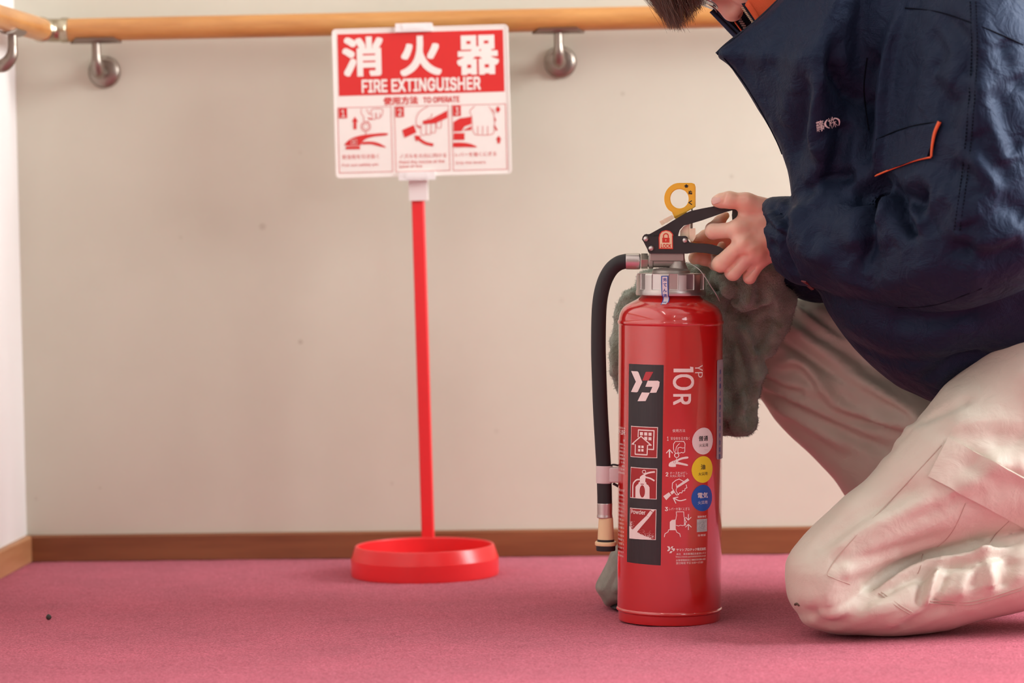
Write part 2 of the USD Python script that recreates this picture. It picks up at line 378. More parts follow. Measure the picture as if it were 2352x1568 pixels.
def bracket(p, rot=None):
    ros, arm, sad = (move(m, rot, p) for m in bracket_parts(RZ - p[2]))
    b = part(hr, "bracket", arm, M_BRACKET, 40)
    part(b, "wall_rosette", ros, M_BRACKET, 50); part(b, "rail_saddle", sad, M_BRACKET, 40)
bracket(at(240.5, 166, 0)); bracket(at(1287, 143, 0))
RZ90 = rot_axis([0, 0, 1], math.pi / 2)
pl = at_x(29, 110, XL + OFF)
bracket(V(XL, pl[1], at(240.5, 166, 0)[2]), RZ90)

# ---------------------------------------------------------------- the sign stand
M_REDP = mat("red_plastic", (0.80, 0.026, 0.030), 0.30, extra={"subsurface_weight": 0.12, "subsurface_radius": (0.02, 0.003, 0.003), "subsurface_scale": 0.5})
M_WHITEP = mat("white_plastic", (0.82, 0.77, 0.74), 0.35)
M_CLIP = mat("clip_white", (0.86, 0.85, 0.83), 0.2)
M_PANEL = mat("sign_white", (0.86, 0.83, 0.77), 0.42)
M_SRED = mat("sign_red", (0.66, 0.024, 0.022), 0.42)
RC = floor_at(976.5, 1317)
SS = F_PX / ((RC - CAM) @ C_F)
R1 = 169.5 / SS
st = thing("sign_stand", "red plastic stand with a white Japanese fire extinguisher sign on a thin pole", "sign stand", tuple(RC))
k = R1 / .1056
part(st, "base_ring", lathe([(.0001, .003), (.096 * k, .003), (.0955 * k, .006), (.0957 * k, .040), (.0967 * k, .0417), (.0985 * k, .0417), (.0998 * k, .040), (.1042 * k, .0262), (.1054 * k, .0238), (.1056 * k, .022), (.1056 * k, .001), (.105 * k, -.001), (.0001, -.001)], 128, (0, 0, 1), RC), M_REDP, 25, "red round base ring lying on the carpet")
yp = RC[1] + R1 - .0035
pb, pt = at(983.5, 1240, yp), at(960, 452, yp - .002)
def pole():
    w, d = .0093, .006
    sec = np.array([(-w, d), (-w, -d + .002), (-w + .002, -d), (w - .002, -d), (w, -d + .002), (w, d)])
    pbb = pb + (pb - pt) / np.linalg.norm(pb - pt) * .025
    v = np.vstack([np.stack([q[0] + sec[:, 0], q[1] + sec[:, 1], np.full(6, q[2])], 1) for q in (pbb, pt)])
    f = [(i, (i + 1) % 6, 6 + (i + 1) % 6) for i in range(6)] + [(i, 6 + (i + 1) % 6, 6 + i) for i in range(6)] + [(6, 6 + i, 7 + i) for i in range(1, 5)] + [(0, 1 + i, i) for i in range(1, 5)]
    return v, np.array(f)
part(st, "pole", pole(), M_REDP, 20)
ys = yp - .020                                              # front face of the panel
S0 = at(968.5, 233, ys); EX = at(1168.5, 233 - 200 * .0275, ys) - S0; mpp = np.linalg.norm(EX) / 200.07; EX /= np.linalg.norm(EX); EZ = np.cross(EX, V(0, 1, 0)); 
EZ = EZ if EZ[2] > 0 else -EZ
def sl(u, v): 
    d = at(u, v, ys) - S0; return d @ EX, d @ EZ                # picture point on the panel, in metres
def s1(x, y): return sl(740 + x / 3.485, 30 + y / 3.485)
def sbx(x0, y0, x1, y1):                                        # box given by its corners in the close view of the sign
    cx, cz = s1((x0 + x1) / 2, (y0 + y1) / 2); w, h = (x1 - x0) / 3.485 * mpp / 2, (y1 - y0) / 3.485 * mpp / 2
    return cx - w, cz - h, cx + w, cz + h
def s_out(poly, y0, y1):
    v, f = prism(poly, y0, y1); return S0 + np.outer(v[:, 0], EX) + np.outer(v[:, 2], EZ) + np.outer(v[:, 1], V(0, 1, 0)), f
def s_print(poly, lift):
    v, f = flat_tris(poly); v3 = S0 + np.outer(v[:, 0], EX) + np.outer(v[:, 1], EZ) - V(0, lift, 0)
    return v3, f
PW, PH = 405 / 2 * mpp, 341.3 / 2 * mpp
outline = sbox(-PW, -PH, PW, PH).buffer(-.006).buffer(.006, quad_segs=6)
rimp = outline.difference(outline.buffer(-.0022))
panel = part(st, "sign_panel", cat(s_out(outline, 0, .004), s_out(rimp, -.0008, .0005)), M_PANEL, 20, "white square-cornered panel with red Japanese lettering and pictograms")
hx = sbx(125, 152, 1454, 645)
part(panel, "red_header", s_print(sbox(*hx), .0003), M_SRED, False, "red block with white Japanese characters")
big = []
for ch, bx in (("消", (163, 190, 487, 506)), ("火", (624, 182, 952, 500)), ("器", (1080, 178, 1412, 492))):
    big.append(fit(text_poly(ch, 0.034, 200), *sbx(*bx)))
part(panel, "heading_character", s_print(big[0], .0006), M_PANEL, False)
part(panel, "heading_character", s_print(big[1], .0006), M_PANEL, False)
part(panel, "heading_character", s_print(big[2], .0006), M_PANEL, False)
part(panel, "english_heading", s_print(fit(text_poly("FIRE EXTINGUISHER", 0.035, 120, True), *sbx(315, 520, 1268, 628)), .0006), M_PANEL, False)
sub = [fit(text_poly("使用方法", 0.028, 96), *sbx(490, 668, 768, 732)), fit(text_poly("TO OPERATE", 0.03, 96, True), *sbx(808, 668, 1100, 716))]
part(panel, "subheading", s_print(unary_union(sub), .0004), M_SRED, False)
P = lambda pts: [s1(*q) for q in pts]
W = lambda px: px / 3.485 * mpp
def sk(pts, w, smooth=0, cap=1): return stroke(P(pts), W(w), smooth, cap)
def arrow(cx, y0, y1, up, w=24, hw=50, hl=42):
    ya, yb = (y0, y1) if up else (y1, y0); s = 1 if up else -1
    return Polygon(P([(cx, ya), (cx + hw / 2, ya + s * hl), (cx + w / 2, ya + s * hl), (cx + w / 2, yb), (cx - w / 2, yb), (cx - w / 2, ya + s * hl), (cx - hw / 2, ya + s * hl)]))
TLW = 4.0
def finger(x, y0, y1, w): return [sk([(x - w / 2, y0), (x - w / 2, y1 - w / 3), (x - w / 4, y1), (x + w / 4, y1), (x + w / 2, y1 - w / 3), (x + w / 2, y0)], TLW, 3)]
pic1 = [arrow(263, 828, 930, True), sk([(350 + 38 * math.cos(t), 908 + 38 * math.sin(t)) for t in np.linspace(0, 2 * math.pi, 17)], TLW + 1), sk([(350 + 24 * math.cos(t), 908 + 24 * math.sin(t)) for t in np.linspace(0, 2 * math.pi, 17)], TLW),
        sk([(315, 765), (312, 800), (335, 835), (330, 855), (352, 872), (375, 862)], TLW, 4), sk([(355, 768), (372, 800), (385, 810), (400, 770), (480, 768), (482, 810), (465, 835)], TLW, 4), sk([(370, 840), (395, 850)], 10), *finger(415, 800, 850, 30), *finger(448, 800, 842, 30), sk([(349, 946), (349, 972)], 6),
        Polygon(P(spline([(185, 1045), (230, 1005), (310, 978), (410, 965), (515, 960), (516, 978), (420, 988), (350, 1008), (312, 1040), (300, 1060), (190, 1060)], 4, True))), Polygon(P(spline([(320, 1032), (400, 1028), (465, 1045), (512, 1076), (450, 1064), (390, 1050), (322, 1050)], 4, True))), Polygon(P([(190, 1068), (303, 1066), (303, 1089), (190, 1091)]))]
pic1 = unary_union(pic1).difference(sk([(232, 1015), (278, 1012), (278, 1048), (232, 1050), (232, 1015)], 5)).difference(Point(s1(255, 1032)).buffer(W(9)))
hand2 = Polygon(P(spline([(800, 745), (765, 800), (752, 870), (775, 905), (800, 975), (840, 975), (900, 958), (950, 905), (940, 845), (985, 800), (960, 745)], 5, True)))
pic2 = unary_union([Polygon(P([(640, 936), (733, 895), (755, 955), (660, 998)])), Polygon(P([(805, 862), (870, 848), (1003, 778), (1003, 838), (905, 882), (808, 890)])), sk([(845, 748), (780, 790), (752, 850), (760, 905), (790, 925)], TLW, 4), sk([(755, 900), (785, 910)], 8), sk([(880, 805), (872, 835), (840, 850)], TLW),
                    *finger(812, 895, 975, 40), *finger(852, 890, 972, 38), *finger(890, 882, 958, 36), *finger(935, 845, 920, 36), sk([(890, 1055), (830, 1042), (785, 1015), (760, 995)], 24, 3, 2), Polygon(P([(738, 978), (792, 985), (752, 1030)]))])
pic3 = unary_union([Polygon(P([(1052, 872), (1100, 842), (1195, 828), (1195, 888), (1140, 908), (1115, 945), (1052, 948)])), Polygon(P([(1122, 940), (1195, 905), (1195, 936)])), Polygon(P([(1052, 960), (1140, 960), (1140, 1015), (1052, 1015)])), Polygon(P(spline([(1052, 1038), (1140, 1037), (1200, 1050), (1238, 1073), (1150, 1072), (1052, 1072)], 4, True))),
                    sk([(1218, 748), (1182, 785), (1198, 830), (1205, 930), (1222, 968), (1255, 975), (1350, 972), (1378, 940), (1376, 820), (1335, 748)], TLW, 4), *[sk([(x, 905), (x, 968)], TLW) for x in (1245, 1285, 1325)], sk([(1360, 765), (1385, 800)], TLW), sk([(1382, 840), (1388, 860)], 9), sk([(1380, 905), (1398, 935)], 12), arrow(1408, 748, 800, False, 22, 44, 34), arrow(1413, 980, 1042, True, 22, 44, 34)])
texts = [("安全栓を引き抜く", (160, 1130, 455, 1166)), ("ノズルを火元に向ける", (620, 1122, 994, 1158)), ("レバーを強くにぎる", (1066, 1112, 1394, 1146))]
etexts = [("Pull out safety pin", (158, 1203, 450, 1230)), ("Point the nozzle at the", (618, 1176, 980, 1202)), ("base of fire", (618, 1214, 800, 1238)), ("Grip the levers", (1068, 1184, 1308, 1212))]
pan = [((128, 752, 560, 1275), (133, 762, 200, 842), "1", pic1, [0], [0]), ((582, 742, 1018, 1265), (588, 752, 655, 832), "2", pic2, [1], [1, 2]), ((1042, 732, 1476, 1255), (1046, 742, 1110, 824), "3", pic3, [2], [3])]
for fr, tg, num, pic, ti, te in pan:
    fb = sbox(*sbx(*fr)); frame = fb.difference(fb.buffer(-W(3.6)))
    tgp = sbox(*sbx(*tg)).difference(fit(text_poly(num, 0.03, 96, True), *sbx(tg[0] + 20, tg[1] + 12, tg[2] - 16, tg[3] - 10)))
    tx = [fit(text_poly(texts[i][0], 0.0, 48), *sbx(*texts[i][1])) for i in ti] + [fit(text_poly(etexts[i][0], 0.0, 48, True), *sbx(*etexts[i][1])) for i in te]
    pc = part(panel, "instruction_frame", s_print(frame, .0004), M_SRED, False)
    part(panel, "instruction_picture", s_print(unary_union([pic.intersection(fb.buffer(-W(5))), tgp]), .0005), M_SRED, False)
    part(panel, "instruction_text", s_print(unary_union(tx), .0004), M_SRED, False)
def clip(cu, cv, down):
    w, h = 84 / 2 * mpp, 19 / 2 * mpp; c = V(*sl(cu, cv))
    body = s_out(sbox(c[0] - w, c[1] - h, c[0] + w, c[1] + h).buffer(-.001).buffer(.001), -.004, .012)
    lip = s_out(sbox(c[0] - w * .62, c[1] - h * .45, c[0] + w * .62, c[1] + h * .75), -.0047, -.0035)
    part(st, "clip", cat(body, lip), M_CLIP, 20)
clip(950.5, 63, False); clip(958, 404, True)
part(st, "pole_socket", cat(s_out(sbox(*(sl(938.5, 461)), *(sl(979, 408))).buffer(-.0015).buffer(.0015), .008, .034)), M_WHITEP, 25, "white plastic socket joining pole and panel")
part(st, "panel_backing", s_out(sbox(-.009, -PH * .98, .009, PH * .98), .004, .012), M_WHITEP, 20)

# ---------------------------------------------------------------- the fire extinguisher
M_RED = mat("red_paint", (0.52, 0.0105, 0.009), 0.22, extra={"coat_weight": 1.0, "coat_roughness": 0.07, "coat_ior": 1.72})
M_ALU = mat("aluminium", (0.56, 0.535, 0.51), 0.33, 1.0, bump=(260, 0.06, 0.0004))
M_CAST = mat("cast_metal", (0.40, 0.37, 0.34), 0.46, 0.85, bump=(700, 0.25, 0.0004))
M_STEEL = mat("nut_metal", (0.36, 0.33, 0.28), 0.34, 1.0)
M_RUBBER = mat("black_rubber", (0.013, 0.013, 0.015), 0.58, bump=(1500, 0.2, 0.0003))
M_BLACK = mat("black_enamel", (0.024, 0.0245, 0.026), 0.42, bump=(900, 0.12, 0.0003))
M_CREAM = mat("cream_plastic", (0.76, 0.60, 0.34), 0.42)
M_CREAM2 = mat("pale_cream_plastic", (0.86, 0.75, 0.54), 0.42)
M_YEL = mat("yellow_plastic", (0.90, 0.54, 0.045), 0.36)
M_PRW = mat("print_white", (0.84, 0.78, 0.74), 0.35)
M_PRB = mat("print_black", (0.022, 0.022, 0.025), 0.35)
M_PRR = mat("print_red", (0.36, 0.014, 0.016), 0.32)
M_PRY = mat("print_yellow", (0.84, 0.66, 0.02), 0.35)
M_PRBL = mat("print_blue", (0.010, 0.085, 0.42), 0.35)
M_DOT = mat("print_pinkwhite", (0.82, 0.73, 0.72), 0.35)

E0 = floor_at(1537, 1421)
YE = E0[1]
ES = F_PX / ((E0 - CAM) @ C_F)                                    # pixels per metre there
_ax = at(1541.5, 560, YE) - E0; _ax /= np.linalg.norm(_ax)
E_M = np.stack([np.cross(V(0, 1, 0), _ax), V(0, 1, 0), _ax], 1)       # local -> world
def el(u, v, dy=0.0): return (at(u, v, YE + dy) - E0) @ E_M            # picture point -> extinguisher frame
def ew(p): return np.asarray(p, float) @ E_M.T + E0
def zed(v, u=1539): return el(u, v)[2]
def RP(px): return px / ES
RB = RP(119.2)
def cyl(u, v, r=RB):
    """picture point -> (arc length, height) on the extinguisher's cylinder"""
    o, d = (CAM - E0) @ E_M, ray(u, v) @ E_M
    a, b, c = d[0] ** 2 + d[1] ** 2, o[0] * d[0] + o[1] * d[1], o[0] ** 2 + o[1] ** 2 - r * r
    h = b * b - a * c
    t = (-b - math.sqrt(max(h, 0))) / a; q = o + d * t
    return math.atan2(q[0], -q[1]) * r, q[2]
def wrap(poly, lift, r=RB, step=0.004):
    """flat print (arc length, height) bent round the cylinder"""
    out = []
    for g in polys(poly):
        x0, _, x1, _ = g.bounds
        if x1 - x0 > step * 1.5:
            e = np.linspace(x0, x1, int(math.ceil((x1 - x0) / step)) + 1)
            out += polys(unary_union([]) if False else MultiPolygon([q for a, b in zip(e[:-1], e[1:]) for q in polys(g.intersection(sbox(a, -9, b, 9)))]))
        else: out.append(g)
    v, f = flat_tris(MultiPolygon(out)); ph = v[:, 0] / r; rr = r + lift
    return ew(np.stack([rr * np.sin(ph), -rr * np.cos(ph), v[:, 1]], 1)), f
ex = thing("fire_extinguisher", "red fire extinguisher with black hose and levers, wiped by the kneeling person", "fire extinguisher", tuple(E0), E_M)
prof_px = [(0.1, 1425), (112, 1425), (116, 1422), (117, 1418), (117, 1402), (118.5, 1400.5), (121.3, 1398.5), (121.6, 1396), (120.5, 1393.5), (119.2, 1392), (119.2, 746), (120.6, 744), (121.6, 741), (121.2, 737.5), (119, 735), (118.4, 730), (116.8, 722), (113.5, 714), (109, 707.5), (103, 702), (95, 697), (86, 692), (78, 688), (72, 684), (68, 680), (66, 676), (65.2, 668), (65, 655)]
prof = [(RP(r), zed(v) + .0005) for r, v in prof_px]
prof = [(r, max(z, 0.0)) for r, z in prof]
tank = part(ex, "tank", move(lathe(prof, 160), E_M, E0), M_RED, 35, "glossy red steel tank standing on the carpet")
# cap with twelve recessed grips
zc0, zc1 = zed(677.5), zed(627.7)
def cap():
    R = RP(79.0)
    c = m3.CrossSection([[(0, zc0), (R, zc0), (R + .0006, zc0 + .001), (R + .0006, zc0 + .0048), (R, zc0 + .0062), (R, zc1 - .0016), (R - .0014, zc1), (RP(44), zc1 + .0006), (0, zc1 + .0006)]])
    b = c.revolve(120)
    for q in range(12):
        a = math.radians(4.3 + 30 * q - 90)
        w, h = .0118, (zc1 - zc0) - .0078
        s = m3.Manifold.batch_hull([m3.Manifold.sphere(.0012, 8).translate((R + i * .003 - .0008, j * (w / 2 - .0012), zc0 + .0072 + .0012 + kz * (h - .001))) for i in (0, 1) for j in (-1, 1) for kz in (0, 1)])
        b = b - s.rotate((0, 0, math.degrees(a)))
    return arr(b)
part(ex, "cap", move(cap(), E_M, E0), M_ALU, 35, "ribbed aluminium screw cap with recessed grips")
# valve body
def ecat(*ms): return move(cat(*ms), E_M, E0)
c2 = lambda x, y: (1340 + x / 4.612, 400 + y / 4.612)
E2 = lambda x, y, dy=0.0: el(*c2(x, y), dy)
zt = E2(800, 921)[2]
xa, xb = E2(690, 921)[0], E2(1060, 921)[0]
colr = lathe([(RP(43), zed(630)), (RP(42.5), zed(621)), (RP(38), zed(617.5)), (RP(24), zed(615)), (0.0001, zed(614))], 64, (0, 0, 1), (el(1541, 620)[0], 0, 0))
barrel = lathe([(.0001, 0), (RP(16), 0), (RP(17.5), .001), (RP(17.5), RP(9)), (RP(16.5), RP(10.2)), (RP(14.5), RP(11.5)), (RP(14.2), xb - xa - .004), (RP(12), xb - xa), (0.0001, xb - xa)], 48, (1, 0, 0), (xa, 0, zt))
xst = E2(1010, 960)[0]
stem = lathe([(RP(30), zed(626)), (RP(23), zed(617)), (RP(18), zed(606)), (RP(15.5), zed(592)), (RP(15), zed(578)), (.0001, zed(577))], 48, (0, 0, 1), (xst - RP(2), 0, 0))
blk = rbox((E2(700, 0)[0], -.0105, zed(600)), (E2(1072, 0)[0], .0105, zed(577)), .002)
part(ex, "valve_body", ecat(colr, barrel, stem, blk), M_CAST, 40, "grey cast valve body on top of the cap")
xn = E2(612, 921)[0]
hexs = m3.CrossSection([[(RP(18.8) * math.cos(t), RP(18.8) * math.sin(t)) for t in np.radians(np.arange(0, 360, 60) + 18)]]).extrude(RP(15))
hexs = hexs ^ m3.Manifold.cylinder(RP(15), RP(18.4), RP(18.4), 48)
nut = move(arr(hexs), trimesh.geometry.align_vectors([0, 0, 1], [1, 0, 0])[:3, :3], (xn, 0, zt))
thread = lathe([(RP(13), 0), (RP(13), RP(6))], 32, (1, 0, 0), (xn + RP(13), 0, zt))
part(ex, "hex_nut", ecat(nut, thread), M_STEEL, 25)
xf = E2(448, 915)[0]
part(ex, "hose_coupling", ecat(lathe([(RP(15.5), 0), (RP(18), .0004), (RP(18.6), .0014), (RP(18.6), RP(30)), (RP(17.6), RP(33)), (RP(16), RP(34)), (0.0001, RP(34))], 48, (1, 0, 0), (xf, 0, zt - RP(.5)))), M_ALU, 40, "silver crimped coupling at the top of the hose")
hp = [el(u, v) for u, v in ((1452, 599), (1437, 600), (1420, 605), (1404, 618), (1391, 640), (1382, 668), (1377, 700), (1375, 740), (1374.5, 800), (1376, 860), (1379, 940), (1383.5, 1020), (1387, 1080), (1388.5, 1130), (1389, 1158))]
part(ex, "hose", ecat(tube(spline(hp, 8), RP(17.0), 28)), M_RUBBER, 60, "black rubber hose hanging down the left side")
hn = lambda u, v: el(u, v)
part(ex, "hose_clip", ecat(lathe([(RP(18.2), hn(1388, 1109)[2]), (RP(19.0), hn(1388, 1108)[2]), (RP(19.0), hn(1388, 1070)[2]), (RP(18.2), hn(1388, 1069)[2])], 40, (0, 0, 1), (hn(1388, 1089)[0], 0, 0)), rbox((hn(1399, 0 + 1089)[0], -.009, hn(1388, 1107)[2]), (hn(1424, 1089)[0], .006, hn(1388, 1072)[2]), .002)), mat("clip_grey_white", (0.66, 0.58, 0.57), 0.4), 40, "white plastic clip holding the hose to the tank")
part(ex, "clip_wire", ecat(tube(spline([hn(1400, 1070), hn(1409, 1066) + V(0, -.005, 0), hn(1420, 1068) + V(0, -.004, 0)], 5), .0012, 8), tube(spline([hn(1408, 1110), hn(1416, 1114), hn(1423, 1119)], 4), .0016, 8)), M_BLACK, 60)
nz = lambda r0: r0
ferx = hn(1389, 1172)[0]
part(ex, "hose_ferrule", ecat(lathe([(RP(17), hn(1389, 1189)[2]), (RP(18.2), hn(1389, 1187.5)[2]), (RP(18), hn(1389, 1183)[2]), (RP(17.2), hn(1389, 1180)[2]), (RP(17.6), hn(1389, 1157)[2]), (RP(17), hn(1389, 1155)[2])], 40, (0, 0, 1), (ferx, 0, 0))), M_ALU, 40)
nx = hn(1391.5, 1215)[0]
nzl = part(ex, "nozzle", ecat(lathe([(.0001, hn(0 + 1391, 1239)[2]), (RP(19), hn(1391, 1239)[2]), (RP(18.3), hn(1391, 1225)[2]), (RP(16.6), hn(1391, 1192)[2]), (RP(16), hn(1391, 1188)[2])], 40, (0, 0, 1), (nx, 0, 0))), M_CREAM, 40, "cream plastic nozzle at the end of the hose")
part(nzl, "nozzle_gasket", ecat(lathe([(.0001, hn(1391, 1244)[2]), (RP(19.5), hn(1391, 1244)[2]), (RP(19.5), hn(1391, 1238)[2])], 40, (0, 0, 1), (nx, 0, 0))), M_RUBBER, 40)
part(nzl, "nozzle_flange", ecat(lathe([(.0001, hn(1391, 1252)[2]), (RP(23.8), hn(1391, 1252)[2]), (RP(24.8), hn(1391, 1250)[2]), (RP(24.8), hn(1391, 1245)[2]), (RP(23.8), hn(1391, 1243)[2]), (.0001, hn(1391, 1243)[2])], 40, (0, 0, 1), (nx, 0, 0))), M_CREAM, 40)
part(nzl, "nozzle_tip", ecat(lathe([(RP(16), hn(1391, 1256)[2]), (RP(16), hn(1391, 1264)[2]), (RP(21.5), hn(1391, 1264)[2]), (RP(22.3), hn(1391, 1262)[2]), (RP(22.3), hn(1391, 1251)[2])], 40, (0, 0, 1), (nx, 0, 0)), lathe([(.0001, hn(1391, 1256)[2]), (RP(16.5), hn(1391, 1256)[2])], 24, (0, 0, 1), (nx, 0, 0))), M_RUBBER, 40)

# levers
L2 = lambda pts: [tuple(E2(*q)[[0, 2]]) for q in pts]
lowp = Polygon(L2([(622, 690), (628, 662), (645, 640), (668, 632), (690, 640), (705, 655), (1020, 655), (1080, 652), (1102, 664), (1112, 700), (1128, 722), (1200, 732), (1300, 736), (1370, 746), (1440, 768), (1500, 800), (1540, 826), (1535, 858), (1500, 870), (1440, 860), (1400, 852), (1300, 834), (1190, 826), (1130, 834), (1100, 840), (700, 838), (686, 820), (678, 792), (640, 718)])).buffer(RP(1)).buffer(-RP(1))
upp = Polygon(L2([(645, 660), (660, 636), (700, 634), (860, 545), (1000, 460), (1080, 412), (1140, 388), (1260, 362), (1390, 338), (1480, 335), (1580, 345), (1640, 362), (1660, 385), (1658, 470), (1640, 492), (1580, 492), (1574, 430), (1580, 382), (1500, 402), (1400, 438), (1250, 490), (1150, 520), (1062, 545), (1020, 590), (1005, 640), (1000, 700), (700, 700)])).buffer(RP(1)).buffer(-RP(1))
def channel(poly, w, th, web_up):
    sgn = -1 if web_up else 1
    web = poly.difference(affinity.translate(poly, 0, sgn * .0022)).buffer(-.0001).buffer(.0001)
    web = web.intersection(sbox(-9, -9, 9, 9))
    return cat(prism(poly, -w, -w + th), prism(poly, w - th, w), prism(web, -w + th * .5, w - th * .5))
part(ex, "upper_lever", ecat(channel(upp, .0122, .002, True)), M_BLACK, 25, "black squeeze lever, upper")
part(ex, "carrying_handle", ecat(channel(lowp, .0145, .002, False)), M_BLACK, 25, "black carrying handle, lower")
for x, y, r in ((665, 684, 30), (720, 783, 31), (1075, 700, 30)):
    q = E2(x, y); rr = RP(r / 4.612)
    part(ex, "rivet", ecat(lathe([(rr, 0), (rr, .0008), (rr * .85, .0022), (rr * .5, .0032), (.0001, .0036)], 28, (0, -1, 0), (q[0], -.0145, q[2]))), M_ALU, 40)
# lock sticker
stk = Polygon(L2([(800, 790), (797, 670), (806, 632), (830, 602), (875, 589), (918, 600), (945, 625), (955, 648), (948, 652), (950, 792)]))
def e_print(poly, y):
    v, f = flat_tris(poly); return ew(np.stack([v[:, 0], np.full(len(v), y), v[:, 1]], 1)), f
lock = part(ex, "lock_sticker", ecat(prism(stk, -.0149, -.0145)), mat("sticker_red", (0.62, 0.045, 0.025), 0.4), False, "red-edged cream sticker with a padlock and LOCK")
part(lock, "sticker_face", e_print(stk.buffer(-RP(2.2)), -.01495), mat("sticker_cream", (0.86, 0.68, 0.44), 0.4), False)
def fit2(g, x0, y0, x1, y1):
    a, b = E2(x0, y1), E2(x1, y0); return fit(g, a[0], a[2], b[0], b[2])
pad = unary_union([sbox(*L2([(836, 722)])[0], *L2([(912, 672)])[0]), stroke(L2([(850, 680), (849, 650), (858, 634), (874, 628), (890, 634), (899, 650), (898, 680)]), RP(2.4), 3)]).difference(Point(L2([(874, 693)])[0]).buffer(RP(1.3))).difference(stroke(L2([(874, 693), (874, 708)]), RP(1.2)))
part(lock, "sticker_print", e_print(unary_union([pad, fit2(text_poly("LOCK", 0.03, 96, True), 820, 737, 930, 778)]), -.0151), mat("sticker_red", ()), False)
# safety pin
c0 = E2(1018, 260)[[0, 2]]
arc = [(1018 + 162 * math.cos(t), 260 - 168 * math.sin(t)) for t in np.radians(np.linspace(90, 225, 24))]
ringp = Polygon(L2(arc + [(940, 402), (962, 425), (965, 458), (1000, 440), (1090, 402), (1188, 345), (1189, 135), (1178, 104), (1150, 92)])).difference(Polygon(L2([(1018 + 97 * math.cos(t), 260 - 102 * math.sin(t)) for t in np.linspace(0, 2 * math.pi, 40)])))
stem_p = Polygon(L2([(940, 405), (965, 465), (1020, 500), (1100, 470), (1092, 395), (1000, 395)]))
pin = part(ex, "safety_pin", ecat(prism(ringp, -.0035, .0035), prism(ringp.buffer(-RP(1.6)), -.0042, .0042), prism(stem_p, -.0025, .0025)), M_YEL, 20, "yellow plastic safety pin with a finger ring")
house = Polygon(L2([(1090, 106), (1118, 128), (1106, 128), (1106, 142), (1076, 142), (1076, 128), (1062, 128)]))
part(pin, "pin_lettering", e_print(unary_union([house, fit2(text_poly("ぬ", 0.035), 1112, 172, 1154, 214), fit2(text_poly("く", 0.035), 1112, 278, 1152, 324)]), -.00435), M_PRB, False)
part(ex, "pin_rod", ecat(tube([E2(1150, 360, .003), E2(1150, 600, .003)], .0009, 10), tube([E2(1140, 480, -.002), E2(1140, 575, -.002)], .0009, 10)), M_STEEL, 40)
part(ex, "cream_seal", ecat(prism(Polygon(L2([(806, 500), (842, 482), (868, 520), (830, 545)])), -.006, .006), prism(Polygon(L2([(846, 478), (938, 432), (968, 462), (880, 518), (864, 512)])), -.007, .007)), M_CREAM2, 20, "cream plastic seal clipped over the upper lever")
part(ex, "cream_stop", ecat(prism(Polygon(L2([(1024, 660), (1026, 600), (1060, 555), (1112, 528), (1128, 520), (1128, 690), (1100, 690)])), -.007, .007), prism(Polygon(L2([(1122, 575), (1186, 572), (1188, 668), (1160, 712), (1122, 700)])), -.009, .006)), M_CREAM2, 20, "cream plastic stop between the levers")
# seal strip
strip = [(1519, 1535, 633.5, -.0445), (1519, 1535, 655, -.0447), (1520, 1536, 677, -.0447), (1522.5, 1538, 684, -.0415), (1521, 1536.5, 692, -.046), (1517, 1532, 700, -.0515)]
def ribbon(rows, inset, lift):
    L, R = [], []
    for a, b, v, y in rows:
        L.append(at(a + inset, v, YE + y - lift)); R.append(at(b - inset, v, YE + y - lift))
    L, R = spline(L, 5), spline(R, 5); n = len(L); v = np.vstack([L, R]); f = []
    for i in range(n - 1): f += [(i, i + 1, n + i), (i + 1, n + i + 1, n + i)]
    return v, np.array(f)
rb = part(ex, "seal_strip", ribbon(strip, 0, 0), M_PRBL, True, "white paper seal strip with a blue edge stuck on cap and tank")
part(rb, "strip_face", ribbon([(a, b, v + (1.6 if i == 0 else -1.6 if i == 5 else 0), y) for i, (a, b, v, y) in enumerate(strip)], 2.0, .0002), mat("paper_white", (0.70, 0.66, 0.70), 0.5), True)
def camtext(ch, u0, v0, u1, v1, dy, bold=.02):
    a, b = at(u0, v1, YE + dy), at(u1, v0, YE + dy)
    v, f = flat_tris(fit(text_poly(ch, bold, 64), a[0], a[2], b[0], b[2])); return np.stack([v[:, 0], np.full(len(v), YE + dy), v[:, 1]], 1), f
part(rb, "strip_lettering", cat(*[camtext(ch, 1523, v, 1531.5, v + 8, dy) for ch, v, dy in (("充", 638, -.0450), ("て", 650, -.0451), ("ん", 662.5, -.0452), ("済", 674.5, -.0452), ("証", 692, -.0492))]), mat("strip_blue", (0.05, 0.09, 0.35), 0.5), False)
# thin clear cord
M_CORD = mat("clear_cord", (0.55, 0.55, 0.53), 0.2, extra={"transmission_weight": 0.4})
part(ex, "tag_cord", tube(spline([at(1574, 602, YE - .012), at(1592, 609, YE - .03), at(1608, 621, YE - .044), at(1622, 640, YE - .046), at(1632, 656, YE - .044), at(1645, 676, YE - .035), at(1652, 690, YE - .02)], 8), .0006, 8), M_CORD, 60)

# ---- the print on the tank
q3 = lambda x, y: cyl(1400 + x / 4.9, 800 + y / 4.9)
q7 = lambda x, y: cyl(1400 + x / 4.48, 960 + y / 4.48)
q5 = lambda x, y: cyl(1500 + x / 4.612, 970 + y / 4.612)
def boxq(q, x0, y0, x1, y1):
    a, b = q(x0, (y0 + y1) / 2), q(x1, (y0 + y1) / 2); c, d = q((x0 + x1) / 2, y1), q((x0 + x1) / 2, y0)
    return a[0], c[1], b[0], d[1]
def tx(q, s, x0, y0, x1, y1, bold=0.0, size=64, latin=False): return fit(text_poly(s, bold, size, latin), *boxq(q, x0, y0, x1, y1))
def pg(q, pts): return Polygon([q(*p) for p in pts])
WL = .0003
black = Polygon([cyl(*p) for p in ((1445, 835), (1485, 837), (1524.5, 838), (1521, 1070), (1517.5, 1298), (1478, 1295), (1440.5, 1290), (1443, 1070))])
